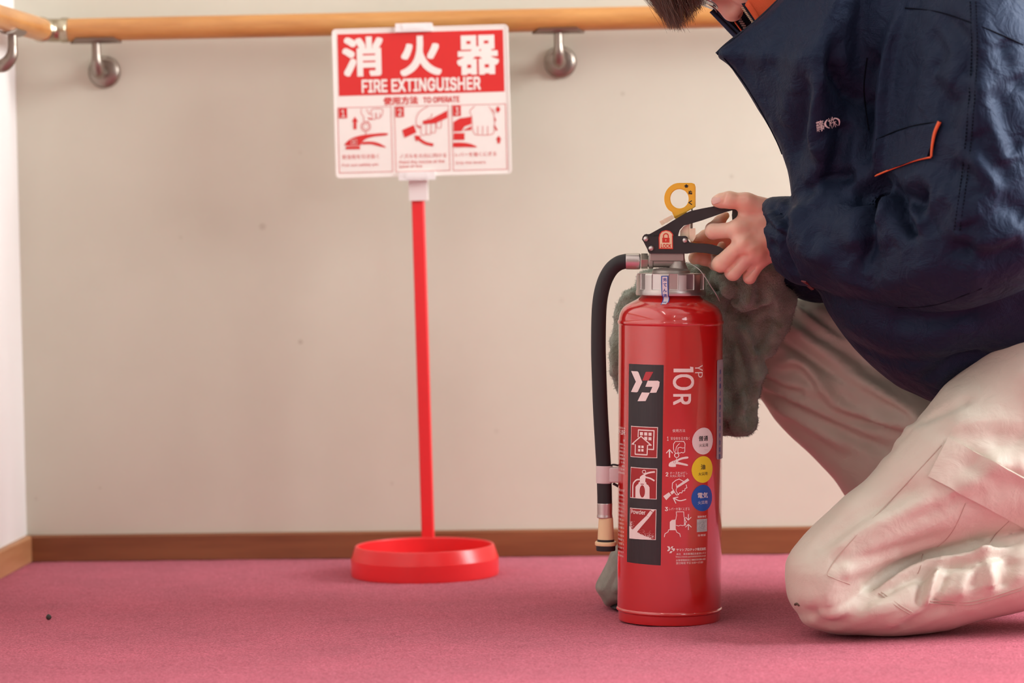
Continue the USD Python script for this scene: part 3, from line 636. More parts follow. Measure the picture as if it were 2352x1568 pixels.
lab = part(ex, "label_panel", wrap(black, WL), M_PRB, True, "black vertical label panel with white pictograms")
logo_w = unary_union([pg(q3, [(247, 253), (318, 257), (330, 270), (372, 378), (322, 486), (308, 493), (245, 489), (300, 374)]), pg(q3, [(432, 362), (545, 362), (566, 376), (560, 425), (528, 496), (455, 500), (484, 432), (405, 431)]), pg(q3, [(368, 493), (455, 497), (408, 592), (318, 593)])])
lg = part(lab, "logo", wrap(logo_w, 2 * WL), M_PRW, True)
part(lab, "logo_slash", wrap(pg(q3, [(410, 265), (420, 262), (495, 263), (443, 360), (372, 360)]), 2 * WL), mat("logo_red", (0.45, 0.03, 0.04), 0.35), True)
def picto(x0, x1, x2, x3, y0, y1, y2, y3, art):
    fr = pg(q7, [(x0, y0), (x1, y1), (x2, y2), (x3, y3)])
    a = part(lab, "pictogram", wrap(fr, 2 * WL), M_PRW, True)
    part(lab, "pictogram_field", wrap(fr.buffer(-RP(1.7), join_style=2), 3 * WL), M_PRR, True)
    part(lab, "pictogram_drawing", wrap(art.intersection(fr), 4 * WL), M_PRW, True)
def s7(pts, w, smooth=0, cap=1): return stroke([q7(*p) for p in pts], RP(w / 4.48), smooth, cap)
house_fill = pg(q7, [(240, 268), (330, 185), (432, 278), (398, 278), (392, 378), (268, 370), (270, 270)])
bld = unary_union([s7([(300, 196), (303, 120), (461, 128), (456, 322), (400, 319)], 12, 0, 2)] + [pg(q7, [(x, y), (x + 31, y + 1), (x + 31, y + 34), (x, y + 33)]) for x, y in ((318, 142), (362, 145), (405, 147), (362, 190), (404, 194))]).difference(house_fill.buffer(RP(1.5)))
hse = unary_union([s7([(262, 266), (240, 266), (330, 186), (432, 277), (402, 275)], 12, 0, 2), s7([(272, 268), (270, 370), (390, 377), (396, 276)], 12, 0, 2)] + [pg(q7, [(x, y), (x + 23, y + 1), (x + 23, y + 27), (x, y + 26)]) for x, y in ((301, 280), (333, 281), (300, 316), (332, 317))])
picto(225, 500, 492, 220, 78, 92, 412, 398, unary_union([bld, hse]))
bot = pg(q7, [(272, 822), (274, 705), (290, 684), (302, 676), (305, 660), (318, 652), (318, 605), (332, 592), (352, 578), (378, 595), (372, 652), (382, 660), (385, 678), (402, 688), (416, 712), (416, 832)]).difference(affinity.scale(Point(q7(342, 752)).buffer(1, 12), RP(31 / 4.48), RP(62 / 4.48))).difference(s7([(328, 678), (355, 679)], 8))
figs = unary_union([bot, s7([(340, 605), (372, 575), (420, 558), (470, 552)], 17, 4, 2), s7([(366, 604), (420, 618), (466, 644)], 16, 4, 2), s7([(360 + 17 * math.cos(t), 551 + 17 * math.sin(t)) for t in np.linspace(0, 6.2832, 17)], 7), s7([(330, 630), (290, 632), (262, 655), (248, 690), (246, 815)], 15, 4, 2)])
picto(222, 492, 487, 215, 500, 518, 836, 818, figs)
rng = np.random.default_rng(7)
dots = []
for _ in range(420):
    t = rng.random(); 
    if rng.random() < .45: x, y = 218 + abs(rng.normal()) * 16, 1060 + rng.random() * 110
    else: x = 290 + rng.random() * 170; y = 1236 - abs(rng.normal()) * 34 * (1.15 - abs(x - 350) / 190)
    if 216 < x < 472 and 1000 < y < 1245: dots.append(Point(q7(x, y)).buffer(RP((1.2 + rng.random() * 1.6) / 4.48), 2))
pw = unary_union([pg(q7, [(240, 1152), (385, 1002), (413, 1022), (288, 1172)]), pg(q7, [(386, 1000), (423, 950), (449, 970), (413, 1022)]).difference(s7([(386, 1002), (413, 1022)], 3)), pg(q7, [(428, 946), (446, 930), (470, 944), (452, 966)]), pg(q7, [(211, 1110), (225, 1120), (244, 1152), (290, 1170), (330, 1196), (400, 1222), (440, 1244), (440, 1250), (211, 1236)]), tx(q7, "Powder", 228, 945, 375, 988, .02, 64, True)] + dots)
picto(215, 484, 478, 208, 920, 937, 1253, 1237, pw)

def turned(s, bold): return affinity.rotate(text_poly(s, bold, 96), -90, origin=(0, 0))
ten = unary_union([pg(q3, [(720, 205), (720, 268), (945, 268), (945, 205), (905, 196), (908, 228)]).buffer(0) if False else pg(q3, [(720, 226), (720, 268), (944, 268), (942, 210), (905, 203), (906, 228)]), fit(turned("O", .012), *boxq(q3, 713, 290, 950, 470)), fit(turned("R", .022), *boxq(q3, 716, 512, 916, 634)),
                   fit(turned("YP", 0.0), *boxq(q3, 962, 186, 1046, 327))])
part(ex, "model_number", wrap(ten, WL), M_PRW, True)
def s5(pts, w, smooth=0, cap=1): return stroke([q5(*p) for p in pts], RP(w / 4.612), smooth, cap)
steps = [tx(q5, "使用方法", 205, 70, 340, 103), tx(q5, "1", 149, 148, 164, 192, .03, 64, True), tx(q5, "安全栓を引き抜く", 187, 151, 388, 186, 0, 48),
         s5([(240, 325), (222, 305), (216, 270), (218, 225), (236, 200), (325, 200), (338, 225), (334, 312), (318, 322), (300, 316), (282, 325), (264, 318)], 8), s5([(240, 305), (248, 258), (280, 222)], 7, 4), s5([(262, 318), (264, 268), (290, 262), (310, 270), (330, 268)], 7),
         s5([(174, 292), (174, 372)], 14, 0, 2), s5([(142, 322), (174, 286), (206, 322)], 10, 0, 1), s5([(250 + 23 * math.cos(t), 347 + 23 * math.sin(t)) for t in np.linspace(0, 6.2832, 17)], 9), s5([(250, 372), (246, 400)], 6),
         pg(q5, spline([(170, 466), (173, 428), (215, 404), (250, 392), (300, 370), (366, 360), (368, 380), (310, 390), (262, 411), (305, 426), (364, 442), (362, 460), (300, 448), (243, 442), (240, 468)], 3, True)).difference(s5([(220, 405), (236, 405), (236, 428), (220, 428), (220, 405)], 3)),
         tx(q5, "2", 134, 526, 162, 570, .03, 64, True), tx(q5, "ホースをはずし", 180, 520, 364, 548, 0, 48), tx(q5, "火元に向ける", 178, 550, 336, 579, 0, 48),
         s5([(250, 768), (236, 752), (222, 728), (202, 695), (206, 640), (240, 612), (276, 598), (320, 622)], 8), s5([(350, 660), (358, 690), (338, 700), (334, 722), (312, 722), (304, 745), (282, 742), (268, 762), (250, 768)], 8), s5([(252, 690), (245, 725), (270, 765)], 7, 4), s5([(245, 650), (250, 690)], 7),
         pg(q5, [(182, 738), (212, 714), (232, 736), (198, 764)]), pg(q5, [(246, 676), (366, 590), (384, 612), (256, 694)]), pg(q5, [(108, 780), (168, 738), (192, 768), (140, 822)]), s5([(346, 814), (280, 828), (222, 802)], 11, 4), s5([(262, 790), (215, 800), (240, 853)], 11),
         tx(q5, "3", 126, 894, 158, 938, .03, 64, True), tx(q5, "レバーを強くにぎる", 170, 899, 385, 931, 0, 48),
         s5([(240, 1030), (248, 985), (246, 945), (324, 945), (326, 990), (342, 1035)], 7), s5([(330, 1000), (332, 1084), (310, 1092), (290, 1086), (268, 1096), (246, 1088)], 7), s5([(336, 1040), (352, 1048), (348, 1060), (336, 1064), (344, 1080), (334, 1088)], 9),
         pg(q5, [(176, 1132), (178, 1052), (198, 1032), (240, 1026), (240, 1134)]), s5([(120, 1210), (126, 1178), (158, 1158), (166, 1136), (242, 1136), (250, 1160), (282, 1178), (290, 1210)], 8),
         s5([(373, 970), (373, 1030)], 10, 0, 2), s5([(345, 1004), (373, 1032), (401, 1004)], 9), s5([(373, 1138), (373, 1080)], 10, 0, 2), s5([(343, 1106), (373, 1078), (403, 1106)], 9)]
part(ex, "instruction_print", wrap(unary_union([g.buffer(0) for g in steps]), WL), M_PRW, True, "white printed instructions one to three")
for (cx, cy, rx, ry), m, name, tcol, words in (((522, 197, 109, 142), M_DOT, "white class sticker dot", M_PRB, (("普通", 482, 140, 578, 196), ("火災用", 484, 223, 578, 258))), ((517.5, 498, 110, 141), M_PRY, "yellow class sticker dot", M_PRB, (("油", 504, 442, 550, 497), ("火災用", 478, 526, 572, 560))), ((514, 800, 109, 140), M_PRBL, "blue class sticker dot", M_DOT, (("電気", 470, 740, 576, 800), ("火災用", 472, 828, 571, 864)))):
    b = boxq(q5, cx - rx, cy - ry, cx + rx, cy + ry)
    e = affinity.scale(Point((b[0] + b[2]) / 2, (b[1] + b[3]) / 2).buffer(1, 24), (b[2] - b[0]) / 2, (b[3] - b[1]) / 2)
    d = part(ex, "class_dot", wrap(e, WL), m, True, name)
    part(d, "dot_lettering", wrap(unary_union([tx(q5, w[0], *w[1:], .012 if len(w[0]) < 3 else 0, 96) for w in words]), 2 * WL), tcol, True)
q5l = [q5(148, 1310), q5(232, 1384)]
mini = fit(unary_union([logo_w, pg(q3, [(410, 265), (420, 262), (495, 263), (443, 360), (372, 360)])]), q5l[0][0], q5l[1][1], q5l[1][0], q5l[0][1])
maker = [mini, tx(q5, "ヤマトプロテック株式会社", 246, 1329, 558, 1361, .02, 64)] + [tx(q5, s, x0, y0, x1, y1, 0, 40) for s, x0, y0, x1, y1 in (("本社　東京都港区白金台5-17-2", 246, 1378, 556, 1401), ("http://www.yamatoprotec.co.jp", 240, 1408, 556, 1432), ("お客様相談窓口 ☎0570-080-100", 243, 1443, 553, 1466), ("受付時間 平日 9:00～17:00", 243, 1473, 526, 1499))]
part(ex, "maker_print", wrap(unary_union([g.buffer(0) for g in maker]), WL), M_PRW, True)
part(ex, "approval_print", wrap(tx(q5, "国家検定", 472, 985, 562, 1007, 0, 40), WL), M_PRW, True)
part(ex, "approval_print", wrap(tx(q5, "合格証", 470, 1181, 558, 1204, 0, 40), WL), M_PRW, True)
ho = part(ex, "approval_sticker", wrap(pg(q5, [(463, 1024), (571, 1017), (570, 1152), (462, 1160)]), WL), mat("foil", (0.62, 0.66, 0.68), 0.3, 0.4, noise=(300, (0.42, 0.47, 0.50), 3.0)), True, "silver foil approval sticker")
hc = q5(517, 1088)
part(ho, "sticker_ring", wrap(Point(hc).buffer(RP(7.5)).difference(Point(hc).buffer(RP(6.8))).union(tx(q5, "合", 506, 1070, 530, 1105, 0, 48)), 2 * WL), mat("foil_dark", (0.25, 0.29, 0.31), 0.4), True)
# side text wrapping round to the left, and the grey sticker on the right edge
rows = [("蓄圧式粉末消火器", 981, 986), ("YP-10R", 988, 999), ("仕様", 1009, 1014)] + [(s, 1019 + 8.2 * i, 1024 + 8.2 * i) for i, s in enumerate(("薬剤質量 3.0kg", "総質量 5.3kg", "放射時間 15秒", "放射距離 5m", "使用温度範囲", "能力単位", "製造年", "型式番号", "設計標準使用期限"))] + \
       [("使用上の注意", 1124, 1130)] + [(s, 1136 + 9.3 * i, 1141 + 9.3 * i) for i, s in enumerate(("高温多湿の場所に", "置かないでください", "腐食のあるものは", "使用しないこと", "定期的に点検する", "安全栓を確認する", "人に向けて放射しない", "幼児の手の届かない", "ところに設置する", "廃棄するときは", "販売店に相談する", "使用期間を過ぎた", "ものは交換する", "風上から放射する", "炎の根元をねらう", "火災以外に使わない"))]
side = []
for s, v0, v1 in rows:
    h = cyl(1436, v0)[1] - cyl(1436, v1)[1]; g = text_poly(s, 0.0 if v1 - v0 < 8 else .02, 36); b = g.bounds; k = h / (b[3] - b[1])
    x1 = cyl(1436.5 - (v0 - 980) * .012, v0)[0]; z0 = cyl(1436, v1)[1]
    side.append(affinity.translate(affinity.scale(g, k, k, origin=(b[2], b[1])), x1 - b[2], z0 - b[1]))
part(ex, "side_print", wrap(unary_union(side), WL, step=.003), M_PRW, True)
b0, b1 = cyl(1645.5, 940), cyl(1657, 940)
zz0, zz1 = cyl(1652, 1054)[1], cyl(1652, 826)[1]
gs = part(ex, "side_sticker", wrap(sbox(b0[0], zz0, b0[0] + .040, zz1).buffer(-.003).buffer(.003), 2 * WL), mat("sticker_grey", (0.40, 0.36, 0.40), 0.45), True, "greyish sticker wrapped round the right edge of the tank")
col = []
for i, ch in enumerate("消火器点検済証年月有効期限"):
    z = zz1 - .012 - i * .0088
    col.append(fit(text_poly(ch, .01, 48), b0[0] + .006, z - .0062, b0[0] + .0125, z))
part(gs, "sticker_lettering", wrap(unary_union(col), 3 * WL), mat("strip_blue", ()), True)
# ---------------------------------------------------------------- soft forms: signed distance fields on a grid, meshed by surface nets
def smin(a, b, k):
    h = np.clip(0.5 + 0.5 * (b - a) / k, 0, 1); return b + (a - b) * h - k * h * (1 - h)
def smax(a, b, k): return -smin(-a, -b, k)
def seg_dist(P_, a, b):
    """distance to the segment and the position along it"""
    ab = b - a; t = np.clip(((P_ - a) @ ab) / max(ab @ ab, 1e-12), 0, 1)
    return np.linalg.norm(P_ - a - t[..., None] * ab, axis=-1), t
class Field:
    def __init__(s, lo, hi, h):
        s.lo, s.h = np.asarray(lo, float), h
        s.n = np.ceil((np.asarray(hi, float) - s.lo) / h).astype(int) + 1
        s.F = np.full(s.n, 0.2, np.float32)
        s.ax = [s.lo[i] + h * np.arange(s.n[i]) for i in range(3)]
    def sub(s, lo, hi):
        a = np.clip(np.floor((np.asarray(lo) - s.lo) / s.h).astype(int), 0, s.n); b = np.clip(np.ceil((np.asarray(hi) - s.lo) / s.h).astype(int) + 1, 0, s.n)
        sl_ = tuple(slice(x, y) for x, y in zip(a, b))
        return sl_, np.stack(np.meshgrid(*[s.ax[i][sl_[i]] for i in range(3)], indexing="ij"), -1)
    def put(s, sl_, d, k, op):
        c = s.F[sl_]
        s.F[sl_] = (smin(c, d, k) if k else np.minimum(c, d)) if op > 0 else (smax(c, -d, k) if k else np.maximum(c, -d))
    def cone(s, a, b, ra, rb, k=0.0, op=1):
        a, b = np.asarray(a, float), np.asarray(b, float); m = max(ra, rb) + k + 3 * s.h
        sl_, P_ = s.sub(np.minimum(a, b) - m, np.maximum(a, b) + m)
        if 0 in s.F[sl_].shape: return
        d, t = seg_dist(P_, a, b); s.put(sl_, d - (ra + (rb - ra) * t), k, op)
    def chain(s, pts, k=0.0, op=1):
        for p, q in zip(pts[:-1], pts[1:]): s.cone(p[0], q[0], p[1], q[1], k, op)
    def ellipsoid(s, c, r, axes=np.eye(3), k=0.0, op=1):
        c, r = np.asarray(c, float), np.asarray(r, float); m = r.max() + k + 3 * s.h
        sl_, P_ = s.sub(c - m, c + m)
        if 0 in s.F[sl_].shape: return
        q = (P_ - c) @ np.asarray(axes).T; n1 = np.linalg.norm(q / r, axis=-1); n2 = np.linalg.norm(q / r ** 2, axis=-1)
        s.put(sl_, n1 * (n1 - 1) / np.maximum(n2, 1e-9), k, op)
    def inflate(s, pts, ymid, W_, R, k=0.0, op=1, nspl=6):
        """closed outline (x, z) given real thickness: half-width W_ about the surface y = ymid(x, z), edges rounded by R"""
        q = spline(pts, nspl, True) if nspl else np.asarray(pts, float)
        X, Z = np.meshgrid(s.ax[0], s.ax[2], indexing="ij"); p2 = np.stack([X, Z], -1)
        d = np.full(X.shape, 9.0); ins = np.zeros(X.shape, bool)
        for a, b in zip(q, np.roll(q, -1, 0)):
            ab = b - a; t = np.clip(((p2 - a) @ ab) / max(ab @ ab, 1e-12), 0, 1)
            d = np.minimum(d, np.linalg.norm(p2 - a - t[..., None] * ab, axis=-1))
            c = (a[1] > Z) != (b[1] > Z)
            with np.errstate(divide="ignore", invalid="ignore"):
                ins ^= c & (X < (b[0] - a[0]) * (Z - a[1]) / (b[1] - a[1]) + a[0])
        d = np.where(ins, -d, d); d = gaussian_filter(d, 1.0)
        ym = ymid(X, Z) if callable(ymid) else np.full(X.shape, float(ymid))
        t = np.abs(s.ax[1][None, :, None] - ym[:, None, :]) / W_
        e = np.where(t < 1, R * (1 - np.sqrt(np.clip(1 - t * t, 0, 1))), R + (t - 1) * W_)
        s.put((slice(None),) * 3, (d[:, None, :] + e).astype(np.float32), k, op)
    def hit(s, u, v, far=False):
        """first surface point on the view ray of a picture point"""
        d = ray(u, v); y0, y1 = (s.ax[1][0], s.ax[1][-1])
        t = np.linspace((y0 - CAM[1]) / d[1], (y1 - CAM[1]) / d[1], int((y1 - y0) / s.h * 2) + 2)
        p = CAM + t[:, None] * d
        f = map_coordinates(s.F, ((p - s.lo) / s.h).T, order=1, mode="nearest")
        k = np.nonzero(f < 0)[0]
        if not len(k): return None
        i = k[0]
        if i == 0: return p[0]
        w = f[i - 1] / (f[i - 1] - f[i]); return p[i - 1] + w * (p[i] - p[i - 1])
    def redistance(s, band=.04):
        """makes the field a true distance near its surface"""
        v, f = s.mesh(); n = np.zeros_like(v); c = np.cross(v[f[:, 1]] - v[f[:, 0]], v[f[:, 2]] - v[f[:, 0]])
        for k in range(3): np.add.at(n, f[:, k], c)
        n /= np.linalg.norm(n, axis=1, keepdims=True) + 1e-20
        ins = s.F < 0; near = ndi.binary_dilation(ins, iterations=int(band / s.h)) & ~ndi.binary_erosion(ins, iterations=int(band / s.h))
        P_ = np.argwhere(near) * s.h + s.lo
        d, i = cKDTree(v).query(P_, k=3, workers=-1)
        w = 1 / (d + s.h * .5) ** 2; w /= w.sum(1, keepdims=True)
        sd = (((P_[:, None] - v[i]) * n[i]).sum(-1) * w).sum(1)
        sg = np.where(ins[near], -1.0, 1.0); far = d[:, 0] > 2.5 * s.h
        sd = np.where(far, sg * d[:, 0], sd)
        s.F = np.where(ins, -band, band).astype(np.float32); s.F[near] = np.clip(sd, -band, band)
    def strokes(s, items):
        """folds: (picture points, height, width): raised (+) or sunk (-) along a line lying on the surface"""
        ready = []
        for pts, A, sg in items:
            w = [s.hit(*q) for q in spline(pts, 4)]
            w = [q for q in w if q is not None]
            if len(w) > 1: ready.append((np.array(w), A, sg))
        F0 = s.F.copy()
        for w, A, sg in ready:
            m = 2.6 * sg + abs(A)
            sl_, P_ = s.sub(w.min(0) - m, w.max(0) + m)
            if 0 in P_.shape: continue
            d = np.full(P_.shape[:3], 9.0); L = np.zeros(P_.shape[:3]); tot = len(w) - 1
            for i, (a, b) in enumerate(zip(w[:-1], w[1:])):
                e, t = seg_dist(P_, a, b); cl = e < d; d = np.where(cl, e, d); L = np.where(cl, (i + t) / tot, L)
            fade = np.clip(np.minimum(L, 1 - L) * 5 + .25, 0, 1)
            s.F[sl_] -= (A * fade * np.exp(-np.maximum(d * d - F0[sl_] ** 2, 0) / sg ** 2) * (d < m)).astype(np.float32)
    def wobble(s, scale, amp, seed=0, stretch=(1, 1, 1)):
        P_ = np.stack(np.meshgrid(*s.ax, indexing="ij"), -1) * (np.asarray(stretch) * scale)
        near = np.abs(s.F) < 0.03
        s.F[near] -= (amp * 2 * (meshkit.fbm(P_[near], 3, seed) - 0.5)).astype(np.float32)
    def carve(s, other, gap=.001):
        """clears the space that another field (or a function of points) fills"""
        k = np.argwhere(s.F < .03); P_ = k * s.h + s.lo
        if callable(other): r = other(P_)
        else:
            q = (P_ - other.lo) / other.h; ok = ((q >= 0) & (q <= np.array(other.n) - 1)).all(1)
            r = np.where(ok, map_coordinates(other.F, q.T, order=1, mode="nearest"), .05)
        s.F[tuple(k.T)] = np.maximum(s.F[tuple(k.T)], gap - r)
    def mesh(s):
        F = s.F.copy(); F[[0, -1]] = np.maximum(F[[0, -1]], 1e-3); F[:, [0, -1]] = np.maximum(F[:, [0, -1]], 1e-3); F[:, :, [0, -1]] = np.maximum(F[:, :, [0, -1]], 1e-3)
        I = F < 0; n = s.n
        c = np.zeros(n - 1, np.int8)
        for o in np.ndindex(2, 2, 2): c += I[o[0]:n[0] - 1 + o[0], o[1]:n[1] - 1 + o[1], o[2]:n[2] - 1 + o[2]]
        cells = np.argwhere((c > 0) & (c < 8)); idx = np.full(n - 1, -1, np.int64); idx[tuple(cells.T)] = np.arange(len(cells))
        acc, cnt = np.zeros((len(cells), 3)), np.zeros(len(cells))
        for axis in range(3):
            for o in np.ndindex(2, 2):
                off = np.insert(np.array(o), axis, 0); a = cells + off; b = a.copy(); b[:, axis] += 1
                fa, fb = F[tuple(a.T)], F[tuple(b.T)]; x = (fa < 0) != (fb < 0)
                t = np.where(x, fa / np.where(x, fa - fb, 1), 0)
                p = a.astype(float); p[:, axis] += t; acc[x] += p[x]; cnt[x] += 1
        v = acc / cnt[:, None] * s.h + s.lo; faces = []
        for axis in range(3):
            sa = [slice(1, -1)] * 3; sa[axis] = slice(0, -1); sb = list(sa); sb[axis] = slice(1, None)
            A, B = I[tuple(sa)], I[tuple(sb)]
            e = np.argwhere(A != B)
            e = e + np.array([0 if i == axis else 1 for i in range(3)]); up = I[tuple(e.T)]
            j, k = [i for i in range(3) if i != axis]
            q = []
            for dj, dk in ((0, 0), (1, 0), (1, 1), (0, 1)):
                w = e.copy(); w[:, j] -= dj; w[:, k] -= dk; q.append(idx[tuple(w.T)])
            q = np.stack(q, 1); flip = up if axis != 1 else ~up
            q = np.where(flip[:, None], q, q[:, ::-1]); faces.append(q)
        q = np.vstack(faces)
        return v, np.vstack([q[:, [0, 1, 2]], q[:, [0, 2, 3]]])
def XZ(pts, y): return [tuple(at(u, v, y)[[0, 2]]) for u, v in pts]
def lo_hi(pts, y0, y1, pad=.02):
    a = np.array([at(u, v, y) for u, v in pts for y in (y0, y1)]); lo, hi = a.min(0) - pad, a.max(0) + pad
    lo[1], hi[1] = y0, y1; return lo, hi
def drape(field, poly_px, lift, thick, nx=14, ny=14):
    """a four-cornered piece of cloth (TL, TR, BR, BL picture points) laid on the surface of a field"""
    a, b, c, d = [np.array(q, float) for q in poly_px]; rows = []
    for j in np.linspace(0, 1, ny):
        rows.append([(a + (b - a) * i) * (1 - j) + (d + (c - d) * i) * j for i in np.linspace(0, 1, nx)])
    g = np.array([[field.hit(*q) if field.hit(*q) is not None else (np.nan,) * 3 for q in r] for r in rows])
    for k in range(3):
        m = np.isnan(g[..., k]); g[..., k][m] = np.nanmean(g[..., k])
    g = np.stack([gaussian_filter(g[..., k], 1.0, mode="nearest") for k in range(3)], -1)
    n = np.cross(np.gradient(g, axis=1), np.gradient(g, axis=0)); n /= np.linalg.norm(n, axis=-1, keepdims=True) + 1e-12
    n = np.where((n[..., 1] > 0)[..., None], -n, n)
    top, bot = g + n * (lift + thick), g - n * thick * .8
    v = np.vstack([top.reshape(-1, 3), bot.reshape(-1, 3)]); N = nx * ny
    i, j = np.meshgrid(np.arange(ny - 1), np.arange(nx - 1), indexing="ij")
    q = np.stack([i * nx + j, (i + 1) * nx + j, (i + 1) * nx + j + 1, i * nx + j + 1], -1).reshape(-1, 4)
    rim = np.concatenate([np.arange(nx), nx * np.arange(1, ny) + nx - 1, N - 2 - np.arange(nx - 1), nx * np.arange(ny - 2, 0, -1)])
    rq = np.stack([rim, np.roll(rim, -1), np.roll(rim, -1) + N, rim + N], 1)
    q = np.vstack([q, q[:, ::-1] + N, rq])
    return v, np.vstack([q[:, [0, 1, 2]], q[:, [0, 2, 3]]])
def seam_line(field, pts, r=.0009, lift=0.0, dash=None):
    """stitching: a thread following the surface"""
    w = [field.hit(*q) for q in spline(pts, 8)]; w = np.array([q for q in w if q is not None])
    if len(w) < 3: return None
    w = np.stack([gaussian_filter(w[:, k], 1.2, mode="nearest") for k in range(3)], 1); w[:, 1] -= lift
    if not dash: return tube(w, r, 6)
    L = np.concatenate([[0], np.cumsum(np.linalg.norm(np.diff(w, axis=0), axis=1))]); out = []
    for s0 in np.arange(0, L[-1] - dash * .6, dash):
        p = np.stack([np.interp(np.linspace(s0, s0 + dash * .62, 4), L, w[:, k]) for k in range(3)], 1); out.append(tube(p, r, 5))
    return cat(*out)
# ---------------------------------------------------------------- the kneeling person
M_SKIN = mat("skin", (0.78, 0.50, 0.39), 0.44, noise=(38.0, (0.77, 0.42, 0.32), 3.0), bump=(900, 0.12, 0.0004), extra={"subsurface_weight": 0.35, "subsurface_radius": (0.012, 0.004, 0.002), "subsurface_scale": 0.6, "specular_ior_level": 0.4})
M_NAIL = mat("nail", (0.70, 0.44, 0.37), 0.25)
def cloth(name, c, rough, sheen, scale, strength, tint=(1, 1, 1), spec=0.2, stint=(1, 1, 1), crumple=0.003):
    n = {"p": ("principled_bsdf", {"base_color": c, "roughness": rough, "sheen_weight": sheen, "sheen_roughness": 0.35, "sheen_tint": tint, "specular_ior_level": spec, "specular_tint": stint}),
         "g": ("geometry", {}), "w1": ("wave_texture", {"scale": scale, "distortion": 0.6, "bands_direction": "diagonal"}), "nz": ("noise_texture", {"scale": scale * 0.09, "detail": 4.0}),
         "m": ("mix_float", {"fac": 0.7}), "b": ("bump", {"strength": strength, "distance": 0.0006}), "n2": ("noise_texture", {"scale": 38.0, "detail": 4.0, "roughness": 0.55, "distortion": 0.6}), "b2": ("bump", {"strength": 0.5, "distance": crumple})}
    return usdkit.material(stage, "/World/Looks/" + name, n, [("g.position", "w1.vector"), ("g.position", "nz.vector"), ("w1.fac", "m.a"), ("nz.fac", "m.b"), ("m.result", "b.height"), ("g.position", "n2.vector"), ("n2.fac", "b2.height"), ("b2.normal", "b.normal"), ("b.normal", "p.normal")], surface="p.BSDF")
M_NAVY = cloth("navy_cloth", (0.0058, 0.0105, 0.0255), 0.62, 0.03, 260, 0.3, (0.45, 0.62, 1.0), 0.36, (0.45, 0.62, 1.0), 0.010)
M_NAVY2 = cloth("navy_cloth_dark", (0.007, 0.011, 0.024), 0.55, 0.08, 260, 0.2, (0.5, 0.65, 1.0))
M_KHAKI = cloth("khaki_cloth", (0.60, 0.565, 0.47), 0.52, 0.06, 300, 0.15, (1, 1, 1), 0.5)
M_KHAKI_T = mat("khaki_thread", (0.47, 0.37, 0.30), 0.6)
M_NAVY_T = mat("navy_thread", (0.0025, 0.004, 0.010), 0.9, extra={"specular_ior_level": 0.1})
M_ORANGE = mat("orange_cloth", (0.62, 0.085, 0.018), 0.7, bump=(700, 0.5, 0.0008))
M_ORANGE_P = mat("orange_piping", (0.72, 0.12, 0.03), 0.5)
hip = at(2300, 900, YE - .03)
pr = thing("person", "person in navy work jacket and beige trousers kneeling, both hands on the extinguisher", "person", (hip[0], hip[1], 0))
ym = YE - .02

def lever_dist(P_):
    """distance to the two levers, so that fingers press flat against them"""
    q = (P_ - E0) @ E_M; out = np.full(len(q), .05)
    for poly, w in ((upp, .0122), (lowp, .0145)):
        g = shapely.points(q[:, 0], q[:, 2]); d = shapely.distance(poly.exterior, g); d = np.where(shapely.contains(poly, g), -d, d)
        e = np.abs(q[:, 1]) - w; out = np.minimum(out, np.where((d > 0) & (e > 0), np.hypot(d, e), np.maximum(d, e)))
    return out
def tank_dist(P_):
    q = (P_ - E0) @ E_M; r = np.hypot(q[:, 0], q[:, 1]); zz = np.array([z for _, z in prof] + [zc0 - .001, zc0, zc1 + .001, zc1 + .002]); rr = np.array([x for x, _ in prof] + [RP(66), RP(81), RP(81), RP(45)])
    o = np.argsort(zz, kind="stable"); return np.maximum(r - np.interp(q[:, 2], zz[o], rr[o]) - .001, q[:, 2] - zed(612))

# ---- trousers
yn = YE - .155
near_leg = [(1803, 1319), (1809, 1279), (1838, 1240), (1910, 1170), (1948, 1138), (2001, 1095), (2057, 1020), (2096, 973), (2126, 948), (2158, 916), (2198, 892), (2274, 878), (2352, 885), (2450, 905), (2540, 980), (2570, 1110), (2600, 1230), (2640, 1330), (2600, 1385), (2450, 1400), (2352, 1410), (2294, 1424), (2219, 1444), (2175, 1453), (2096, 1462), (2037, 1466), (1938, 1459), (1879, 1447), (1833, 1418), (1815, 1384)]
yf = YE + .19
far_leg = [(1436, 800), (1450, 740), (1500, 705), (1600, 690), (1700, 680), (1790, 674), (1845, 674), (1890, 684), (2000, 700), (2200, 740), (2400, 820), (2500, 950), (2450, 1100), (2250, 1200), (2080, 1230), (1990, 1200), (1944, 1145), (1912, 1098), (1872, 1054), (1838, 1022), (1786, 970), (1752, 924), (1712, 880), (1660, 880), (1640, 960), (1635, 1100), (1620, 1250), (1600, 1335), (1470, 1335), (1450, 1200), (1442, 1000)]
lo, hi = lo_hi(near_leg + far_leg, yn - .14, yf + .13)
hi[0] = at(2690, 1000, yn)[0]
TR = Field((lo[0], lo[1], 0.0005), hi, .0038)
TR.inflate(XZ(far_leg, yf), yf, .075, .085)
xk, xh = at(1830, 1300, yn)[0], at(2450, 1000, yn)[0]
top_edge = near_leg[:17]
thigh = top_edge + [(2455, 905), (2545, 985), (2570, 1130), (2460, 1225), (2352, 1240), (2294, 1249), (2215, 1265), (2136, 1282), (2080, 1299), (2040, 1322), (2005, 1352), (1960, 1402), (1905, 1428), (1845, 1416), (1812, 1380)]
calf = [(1850, 1340), (1920, 1330), (1966, 1312), (2025, 1286), (2100, 1258), (2215, 1222), (2352, 1190), (2500, 1180), (2640, 1330)] + near_leg[22:-1]
bow = lambda X, Z: yn + .05 * np.clip((X - xk) / (xh - xk), 0, 1)
TR.inflate(XZ(calf, yn), lambda X, Z: bow(X, Z) + .004, .094, .062, .003, nspl=5)
